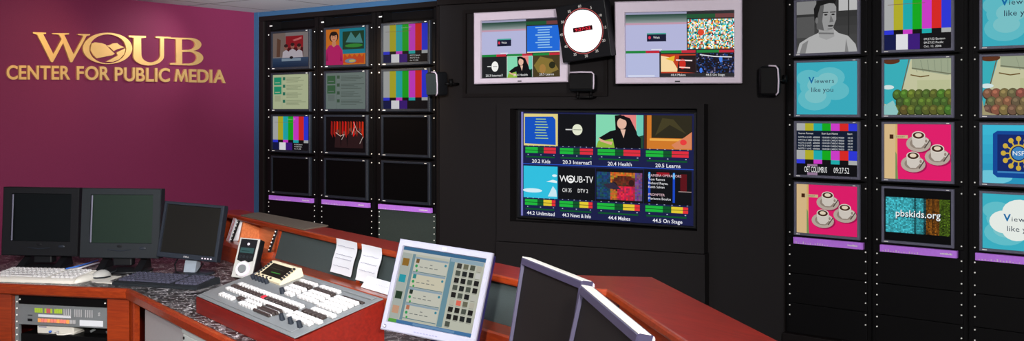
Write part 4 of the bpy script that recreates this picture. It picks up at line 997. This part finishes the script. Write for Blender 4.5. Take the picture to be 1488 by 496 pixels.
# two black monitors with wide chins
for i, (x, y, zc, yaw, tilt, roll, lab, sm) in enumerate(((-2.479, 5.201, 1.011, -3.1, -2.4, .6, 'black desk monitor with faint reflection, leftmost on the console', M['deadscr']), (-2.021, 5.106, 1.013, -.2, -3.8, .6, 'black desk monitor with greenish blank screen, second from the left', M['deadgreen']))):
    t, X = lcd('desk_monitor', lab, x, y, zc, yaw, tilt, roll, .411, .359, .06, (.05, .042, .034, .078), M['black'] if i == 0 else M['offblk'], sm)
    MB().box(-.152, -.144, -.0345, -.0302, -.10, .142, .0015, X=X).build('highlight_rim', M['bez_r'], t)  # pale strip modelled as a highlight beside the screen
    MB().ell((0, -.03, -.118), (.014, .004, .006), X=X).build('power_lens', M['black'], t)
    MB().tube([(-.06, -.031, -.135), (0, -.033, -.142), (.06, -.031, -.135)], .0025, X=X).build('chin_groove', M['bez_l'], t)
    MB().ell((.12, -.03, -.128), (.018, .004, .008), X=X).build('button', M['bez_l'], t)
    MB().box(-.05, .05, -.005, .05, .03, .16, .008).build('neck', M['black'], t)
    for sx in (-1, 1): MB().prof([(-.06, .012), (.03, .06), (.05, .1), (.06, .1), (.09, .012)], sx*.1-.018, sx*.1+.018).build('foot_rib', M['black'], t)
    MB().ell((0, .02, .006), (.15, .11, .018), zmin=-.33).build('base', M['black'], t, smooth=True)
# blue grey monitor
t, X = lcd('desk_monitor', 'blue grey flat monitor on a silver stand, right of the two black ones', -1.638, 5.04, .977, -11.5, -10.7, 3.3, .337, .287, .042, (.017, .017, .016, .028), M['navy'] if 0 else M['bez_l'], M['deadbrown'])
v, f, x0, x1, y0, y1 = textmesh('DELL', .02); k = .011
MB().mesh(([((q.x-(x0+x1)/2)*k*1.3, -.0214, -.134+q.y*k) for q in v], f), X).build('maker_mark', M['lgrey'], t)
for k in range(4): MB().box(.085+.016*k, .093+.016*k, -.023, -.0207, -.134, -.127, .001, X=X).build('button', M['silver'], t)
MB().prof([(-.03, .012), (.03, .19), (.055, .19), (.02, .012)], -.032, .032).build('neck', M['alu'], t); MB().ell((0, .02, .003), (.11, .09, .012), zmin=-.25).build('base', M['bez_l'], t, smooth=True)
MB().tube([(-.07, .03, .12), (-.08, -.03, .05), (-.05, -.07, .02), (-.0, -.06, .006), (.04, -.03, .006), (.05, .02, .05)], .004).build('lead', M['black'], t, smooth=True)
# lit monitor in the middle
t, X = lcd('desk_monitor', 'silver monitor with a lit desktop of small icons, beside the switcher', -.26, 3.385, .974, -24, -17, 4.6, .37, .32, .014, (.021, .021, .024, .032), M['hpw'], None, p_desktop, backm=M['navy'], shell=.034, dim=.8)
MB().ell((-.168, -.007, -.146), (.007, .002, .007), X=X).build('maker_mark', M['bez_r'], t, smooth=True)
v, f, x0, x1, y0, y1 = textmesh('hp', .02); k = .009
MB().mesh(([((q.x-(x0+x1)/2)*k-.168, -.0094, -.1485+q.y*k) for q in v], f), X).build('maker_letters', M['white'], t)
MB().box(-.008, .008, -.0078, -.0065, .143, .153, .0004, X=X).build('top_mark', M['silver'], t)
b = MB()
for k in range(8): b.box(-.05+.012*k, -.042+.012*k, -.0076, -.0068, -.149, -.146, X=X)
b.build('model_lettering', M['ink'], t)
MB().prof([(.03, .008), (.04, .2), (.075, .2), (.085, .008)], -.04, .04).build('neck', M['navy'], t); MB().ell((0, .05, .002), (.12, .10, .012), zmin=-.15).build('base', M['navy'], t, smooth=True)
MB().box(-.16, .16, .03, .05, -.13, .13, .01, X=X).build('rear_shell', M['navy'], t)
# two pale monitors seen edge-on at the right
for i, (x, y, zc, yaw, tilt, roll, lab) in enumerate(((.082, 2.496, 1.027, -70.4, -9.6, -.2, 'pale framed monitor with dark screen turned sideways, farther of the right two'), (.168, 1.985, 1.033, -78.8, -12, 2.4, 'pale framed monitor cut by the bottom edge, nearer of the right two'))):
    t, X = lcd('desk_monitor', lab, x, y, zc, yaw, tilt, roll, .41, .343, .03, (.012, .014, .022, .03), M['frame2'], M['matscr'], backm=M['silver'], shell=.010)
    MB().box(-.203, .203, -.0135, .012, .1695, .1722, .001, X=X).build('top_edge', M['cream'], t)
    MB().prof([(.02, .008), (.03, .22), (.065, .22), (.075, .008)], -.035, .035).build('neck', M['silver'], t); MB().ell((0, .04, .002), (.11, .09, .012), zmin=-.15).build('base', M['silver'], t, smooth=True)

# ------------------------------------------------------------------ keyboards, mouse, cables
def keyboard(label, c, yaw, W_, D_, h0, h1, body, keym, round_=.004, rows=5, cols=18):
    t = thing('keyboard', label, 'keyboard', (c[0], c[1], ZT+.0005), R(yaw))
    sl = math.atan2(h1-h0, D_)
    MB().prof([(-D_/2, 0), (-D_/2, h0*.7), (-D_/2+.012, h0), (D_/2-.01, h1), (D_/2, h1-.008), (D_/2, 0)], -W_/2, W_/2).build('body', body, t)
    pitch = (W_-.03)/cols; kd = (D_-.035)/rows
    kb = MB(); z = 0
    kb._add([(-.42*pitch, -.42*kd, 0), (.42*pitch, -.42*kd, 0), (.42*pitch, .42*kd, 0), (-.42*pitch, .42*kd, 0), (-.3*pitch, -.28*kd, .009), (.3*pitch, -.28*kd, .009), (.3*pitch, .34*kd, .009), (-.3*pitch, .34*kd, .009)], [[3, 2, 1, 0], [4, 5, 6, 7], [0, 1, 5, 4], [1, 2, 6, 5], [2, 3, 7, 6], [3, 0, 4, 7]])
    ko = kb.build('key', keym, t); me = ko.data; first = True
    for r in range(rows):
        for q in range(cols):
            if r == 0 and 4 <= q <= 8: continue
            if q in (int(cols*.68), ) : continue
            x = -W_/2+.015+pitch*(q+.5); y = -D_/2+.02+kd*(r+.5); z = h0+(h1-h0)*(y+D_/2)/D_+.0005
            if first: o_ = ko; first = False; o_.location = (x, y, z); o_.rotation_euler = (sl, 0, 0)
            else: same('key', me, t, (x, y, z), (sl, 0, 0))
    x = -W_/2+.015+pitch*6.5; y = -D_/2+.02+kd*.5
    MB().box(-2.4*pitch, 2.4*pitch, -.38*kd, .38*kd, 0, .008, .002, X=Matrix.Translation((x, y, h0+(h1-h0)*(y+D_/2)/D_+.0005)) @ Matrix.Rotation(sl, 4, 'X')).build('space_bar', keym, t)
    return t
kb = keyboard('white keyboard in front of the leftmost black monitor', (-2.33, 4.88), -9, .47, .2, .02, .036, M['cream'], M['key_w'])
MB().ell((.235, 0, .0), (.03, .095, .03), zmin=0).build('end_cap', M['cream'], kb, smooth=True)
keyboard('dark slate keyboard in front of the blue grey monitor', (-1.665, 4.74), -17, .47, .19, .016, .032, M['offblk'], M['key_d'])
mp = [G(128, 407, ZT), G(139, 411.5, ZT), G(165, 413, ZT), G(159, 408.5, ZT), G(176, 402.5, ZT), G(150, 401, ZT)]
o = mp[0]; q = tag(MB().prism([(v_.x-o.x, v_.y-o.y) for v_ in mp], 0, .003).build('mouse_pad', M['cream'], None, (o.x, o.y, ZT+.0005)), 'small cream mouse pad under the grey mouse', 'mouse pad')
mq = G(146, 405, ZT)
ms = thing('computer_mouse', 'grey and silver mouse between the two keyboards', 'mouse', (mq.x, mq.y+.01, ZT+.0037), R(-20))
MB().ell((0, 0, 0), (.036, .058, .038), zmin=0, nu=24).build('shell', M['mouse'], ms, smooth=True)
MB().tube([(-.036, -.02, .004), (-.02, -.054, .006), (.02, -.054, .006), (.036, -.02, .004), (.037, .02, .004)], .004).build('side_band', M['offblk'], ms, smooth=True)
MB().ell((0, .032, .031), (.005, .012, .007)).build('wheel', M['offblk'], ms, smooth=True)
MB().tube([(0, .056, .012), (.01, .09, .02), (-.01, .12, .026), (-.03, .135, .014), (-.05, .13, .004)], .003).build('lead', M['offblk'], ms, smooth=True)
def cab(label, pix, z, r, m):
    pts = [G(x, y, ZT+zz_) for (x, y), zz_ in zip(pix, z)]; o = pts[0]
    fine = []
    for i in range(len(pts)-1):
        pm = pts[max(0, i-1)]; pn = pts[min(len(pts)-1, i+2)]
        for k in range(6):
            s_ = k/6; a_, b_ = pts[i], pts[i+1]
            fine.append(.5*((2*a_)+(b_-pm)*s_+(2*pm-5*a_+4*b_-pn)*s_*s_+(3*a_-pm-3*b_+pn)*s_**3))
    fine.append(pts[-1])
    q = MB().tube([p_-o for p_ in fine], r).build('cable', m, None, o, smooth=True); return tag(q, label, 'cable', 'loose cables behind the keyboards')
cab('blue cable lying between the two black monitors', [(96, 391), (112, 387.5), (128, 383), (142, 378.5)], [.006, .016, .02, .01], .0045, M['cable_b'])
cab('white cable lying beside the blue cable between the black monitors', [(97, 393), (115, 390), (132, 385), (144, 382)], [.005, .014, .016, .005], .0045, M['cable_w'])

# ------------------------------------------------------------------ control pod
pd = thing('speaker_control_pod', 'silver and black control pod with a round dial in front of the cubby', 'controller', (-1.31, 4.853, ZT+.0005), R(-16.3))
X = Matrix.Translation((0, 0, .107)) @ Matrix.Rotation(R(-20.9), 4, 'X') @ Matrix.Rotation(R(2.2), 4, 'Y')
MB().box(-.0575, .0575, 0, .045, -.098, .1, .006, X=X).build('body', M['black'], pd)
MB().box(-.0565, .0565, -.008, -.0003, -.098, .1, .003, X=X).build('face_plate', M['mouse'], pd)
MB().prism([(-.044, -.012), (-.02, -.02), (.0, -.012), (.02, -.02), (.044, -.012), (.046, .094), (-.046, .094)], .008, .0095, X=X @ Matrix.Rotation(R(90), 4, 'X')).build('display_panel', M['black'], pd)
pc = Pic(.075, .026); pc.rect(0, 0, 1, 1, (60, 92, 92)); pc.rect(.1, .3, .7, .45, (40, 66, 66)); pc.build(pd, X @ Matrix.Translation((0, -.0102, .038)), 'readout')
for k in range(4): MB().cyl((-.03+.02*k, -.0097, .006), (-.03+.02*k, -.012, .006), .007, 14, X=X).build('button', M['offblk'], pd)
MB().cyl((0, -.0083, -.055), (0, -.016, -.055), .038, 32, .036, X=X).build('dial_ring', M['silver'], pd, smooth=False)
MB().cyl((0, -.0165, -.055), (0, -.024, -.055), .022, 28, .02, X=X).build('knob', M['grey'], pd)
MB().ell((0, -.0097, .07), (.007, .002, .007), X=X).build('maker_mark', M['silver'], pd, smooth=True)
for x in (-.03, -.015): MB().box(x, x+.007, -.0095, -.008, -.088, -.085, X=X).build('socket_mark', M['offblk'], pd)
MB().prof([(.02, 0), (.05, .0), (.1, 0), (.07, .08), (.05, .08)], -.04, .04).build('foot', M['black'], pd)

# ------------------------------------------------------------------ production switcher
SW0 = A(-4.04, 1.415); SWW, SWD, SZ0, SZ1 = .955, .345, .066, .160
sw = thing('video_switcher', 'sloping production switcher panel in a cherry wood tray on the worktop', 'switcher', (SW0.x, SW0.y, ZT+.0005), -TA)
SWX = Matrix.Translation((0, 0, 0))
MB().box(0, SWW, 0, .018, 0, SZ0-.001, .002).build('tray_front', M['wood_t'], sw)
for x in (0, SWW-.018): MB().prof([(.0185, 0), (.0185, SZ0), (SWD, SZ1), (SWD, 0)], x, x+.018).build('tray_side', M['wood_t'], sw)
MB().box(.0185, SWW-.0185, SWD-.018, SWD, 0, SZ1-.006, .001).build('tray_back', M['wood_t'], sw)
sl = math.atan2(SZ1-SZ0, SWD); PX = Matrix.Translation((0, 0, SZ0)) @ Matrix.Rotation(sl, 4, 'X'); SD = SWD/math.cos(sl)
b = MB(); b.box(.002, SWW-.002, .002, SD-.002, .0005, .005, .002, X=PX); b.build('panel', M['grey'], sw)
MB().box(.34, SWW-.03, SD-.034, SD-.012, .0052, .010, .003, X=PX).build('rear_ridge', M['grey'], sw)
MB().box(.03, SWW-.06, .018, .05, .0052, .008, .002, X=PX).build('front_ridge', M['grey'], sw)
Pinv = (Matrix.Translation((SW0.x, SW0.y, ZT)) @ Matrix.Rotation(-TA, 4, 'Z') @ PX).inverted()
def sw_uv(px, py):
    o_ = Pinv @ Vector((0, 0, CZ)); d_ = Pinv.to_3x3() @ Vector(((px-744)/F, 1, -(py-HZ)/F)); t_ = (.008-o_.z)/d_.z; q_ = o_+d_*t_; return q_.x, q_.y
nbut = [0]; _bm = {}; extra = []
def button(x, y, m, w=.026, d=.022, h=.012):
    if nbut[0] >= 100: extra.append((x, y, m, w, d, h)); return
    k = (m.name, round(w, 4), round(d, 4))
    if k not in _bm:
        bb = MB(); bb.box(-w/2, w/2, -d/2, d/2, 0, h, .0025); o_ = bb.build('button', m, sw); _bm[k] = o_.data
        o_.matrix_local = PX @ Matrix.Translation((x, y, .0053))
    else:
        o_ = bpy.data.objects.new('button', _bm[k]); C.objects.link(o_); o_.parent = sw; o_.matrix_local = PX @ Matrix.Translation((x, y, .0053))
    nbut[0] += 1
def brow(p0, p1, n, m, d=.022, special=None, wf=.9):
    x0, y0 = sw_uv(*p0); x1, y1 = sw_uv(*p1); y = (y0+y1)/2; w = (x1-x0)/n
    for k in range(n): button(x0+w*(k+.5), y, (special or {}).get(k, m), w*wf, d)
# px helper for the zoomed study of the panel: (x, y)/2.296 + (260, 280)
def z2(x, y): return (260+x/2.296, 280+y/2.296)
def brow2(x0, x1, y, n, m, d=.022, special=None):     # ends given along the panel, at one depth
    w = (x1-x0)/n
    for k in range(n): button(x0+w*(k+.5), y, (special or {}).get(k, m), w*.84, d*.92)
KW, KK = M['key_w'], M['key_k']
brow2(.088, .705, .130, 20, KK, .021, {10: M['key_r']}); brow2(.100, .705, .156, 20, KW, .021); brow2(.090, .715, .105, 20, KW, .021)
brow2(.135, .275, .058, 5, KW, .024); brow2(.285, .345, .074, 2, KK, .022); brow2(.355, .495, .054, 5, KW, .024); brow2(.355, .495, .079, 5, KW, .018)
brow2(.745, .91, .140, 5, KK, .024); brow2(.765, .94, .166, 5, KW, .022); brow2(.725, .94, .112, 7, KW, .022); brow2(.725, .915, .087, 6, KW, .022)
brow2(.385, .53, .276, 5, KK, .022); brow2(.385, .53, .302, 5, KW, .018); brow2(.395, .53, .250, 5, KW, .022); brow2(.395, .53, .225, 5, KW, .022); brow2(.465, .53, .200, 2, KW, .022)
brow2(.56, .72, .278, 5, KK, .022); brow2(.56, .72, .304, 5, KW, .018)
for k in range(3): brow2(.56, .72, .208+.024*k, 5, KW, .021)
for k in range(4): brow2(.745, .915, .200+.024*k, 6, KW, .021)
b = MB()
mats = [M['key_w'], M['key_k']]
for x, y, m, w, d, h in extra:
    b.mi = 0 if m is M['key_w'] else 1; b.box(x-w/2, x+w/2, y-d/2, y+d/2, .0053, .0053+h, .0025, X=PX)
if extra: b.build('button_block', mats, sw)['kind'] = 'stuff'
def lever(x0, x1, y, nm='transition_lever'):
    MB().box(x0, x1, y-.014, y-.004, .0053, .018, .002, X=PX).box(x0, x1, y+.004, y+.014, .0053, .018, .002, X=PX).build(nm, M['key_k'], sw)
    MB().box(x0+.01, x1-.01, y-.0035, y+.0035, .0053, .012, .001, X=PX).build('lever_cap', M['key_w'], sw)
lever(.51, .655, .054); lever(.52, .66, .083)
for k in range(3): MB().cyl((.735+.073*k, .058, .0053), (.735+.073*k, .058, .03), .010, 14, .008, X=PX).build('knob', M['bez_l'], sw)
MB().box(.76, .925, .284, .296, .0053, .012, .002, X=PX).build('fader_slot', M['key_k'], sw)
MB().cyl((.435, .198, .0053), (.435, .198, .028), .011, 14, .009, X=PX).build('knob', M['bez_l'], sw)
# display module, beige wedge with dark screen, standing on the rear left of the panel
mx0, mx1, my0, my1 = .065, .325, .236, .330
mod = MB(); mod.prof([(my0, .0055), (my0, .014), (my1, .044), (my1+.012, .040), (my1+.012, .0055)], mx0, mx1, X=PX); mod = mod.build('display_module', M['beige'], sw)
ms_ = math.atan2(.030, my1-my0); MX = PX @ Matrix.Translation((0, my0, .014)) @ Matrix.Rotation(ms_, 4, 'X'); ml = math.hypot(my1-my0, .030)
pc = Pic(mx1-mx0-.07, ml-.03); pc.rect(0, 0, 1, 1, (22, 26, 22)); pc.poly([(.35, .28), (.8, .32), (.8, .38), (.35, .34)], (60, 150, 60)); pc.rect(.1, .6, .8, .64, (60, 66, 60)); pc.rect(.1, .78, .6, .81, (50, 56, 50))
pc.build(mod, MX @ Matrix.Translation(((mx0+mx1)/2, ml/2+.004, .0015)) @ Matrix.Rotation(R(-90), 4, 'X'))
for k in range(6):
    MB().box(mx0+.008, mx0+.022, .016+k*(ml-.02)/6, .024+k*(ml-.02)/6, .0005, .007, .001, X=MX).build('soft_key', M['offblk'], mod); MB().box(mx1-.022, mx1-.008, .016+k*(ml-.02)/6, .024+k*(ml-.02)/6, .0005, .007, .001, X=MX).build('soft_key', M['offblk'], mod)
for k in range(5): MB().cyl((mx0+.025+.034*k, my0-.012, .0053), (mx0+.025+.034*k, my0-.016, .026), .010, 14, .009, X=PX).build('knob', M['bez_l'], mod)
for k in range(4): MB().box(mx0+.03+.04*k, mx0+.042+.04*k, .006, .014, .0005, .004, .001, X=MX).build('soft_key', M['offblk'], mod)

# ------------------------------------------------------------------ light
def area(name, loc, size, energy, col=(1, 1, 1), rot=(0, 0, 0), sy=None):
    l = bpy.data.lights.new(name, 'AREA'); l.energy = energy; l.size = size; l.color = col
    if sy: l.shape = 'RECTANGLE'; l.size_y = sy
    o_ = bpy.data.objects.new(name, l); C.objects.link(o_); o_.location = loc; o_.rotation_euler = rot; return o_
def spot(name, loc, to, energy, ang, col=(1, 1, 1), blend=.6, r=.05):
    l = bpy.data.lights.new(name, 'SPOT'); l.energy = energy; l.spot_size = R(ang); l.spot_blend = blend; l.color = col; l.shadow_soft_size = r
    o_ = bpy.data.objects.new(name, l); C.objects.link(o_); o_.location = loc
    o_.rotation_euler = (Vector(to)-Vector(loc)).to_track_quat('-Z', 'Y').to_euler(); return o_
area('ceiling_light', (-.9, 1.4, ZC-.02), 1.2, 18, (1, .97, .93), sy=.6)
area('ceiling_light', (.6, .6, ZC-.02), 1.2, 20, (1, .97, .93), sy=.6)
area('ceiling_light', (-1.6, 3.4, ZC-.02), 1.2, 6, (1, .97, .93), sy=.6)
area('bounce_fill', (-1.0, 3.0, 2.0), .8, 50, (.93, .96, 1), (R(180), 0, 0))  # unseen upward fill, added to brighten the ceiling and its bounce
spot('front_fill', (-.2, .4, 2.2), (-2.1, 6.6, 1.25), 220, 34, (1, .96, .92), 1.0, .12)  # added fill spot that lifts the dim corner of the purple wall
spot('ceiling_fill_spot', (-.7, 2.9, 1.5), (-1.35, 6.6, 2.32), 800, 34, (.93, .96, 1), 1.0, .1)  # unseen spot in mid-air, added only to lighten the far ceiling
spot('front_fill', (-.5, -.5, 2.2), (-2.2, 5, .8), 1000, 70, (1, .96, .92), .8, .12)  # added flash-like frontal fill from behind the camera, no real fitting
spot('front_fill', (.5, -.5, 2.2), (1.0, 5, 1.3), 620, 75, (1, .96, .92), .8, .12)  # the same added frontal fill, for the right side
u_ = WP.w(sp(930, 240)[0], sp(930, 240)[1], 0); spot('ceiling_downlight', (u_.x+.62, u_.y-.08, ZC-.04), u_, 15, 75, (1, .96, .92), 1.0, .06)
u_ = WP.w(sp(170, 300)[0], sp(170, 300)[1], 0); spot('ceiling_downlight', (u_.x+.75, u_.y-.1, ZC-.04), u_, 11, 80, (1, .72, .4), 1.0, .06)
q = WL.w(WL.s_at(585), 2.0, -.35); spot('rack_downlight', (q.x, q.y, ZC-.03), WL.w(WL.s_at(580), 1.9), 55, 80, (1, .72, .4), 1.0)
w = bpy.data.worlds.new('room fill'); sc.world = w; w.use_nodes = True
w.node_tree.nodes['Background'].inputs[0].default_value = (.75, .8, .9, 1); w.node_tree.nodes['Background'].inputs[1].default_value = .25
sc.view_settings.view_transform = 'Standard'; sc.view_settings.look = 'None'; sc.view_settings.exposure = 0; sc.view_settings.gamma = 1
sc.view_settings.use_curve_mapping = False
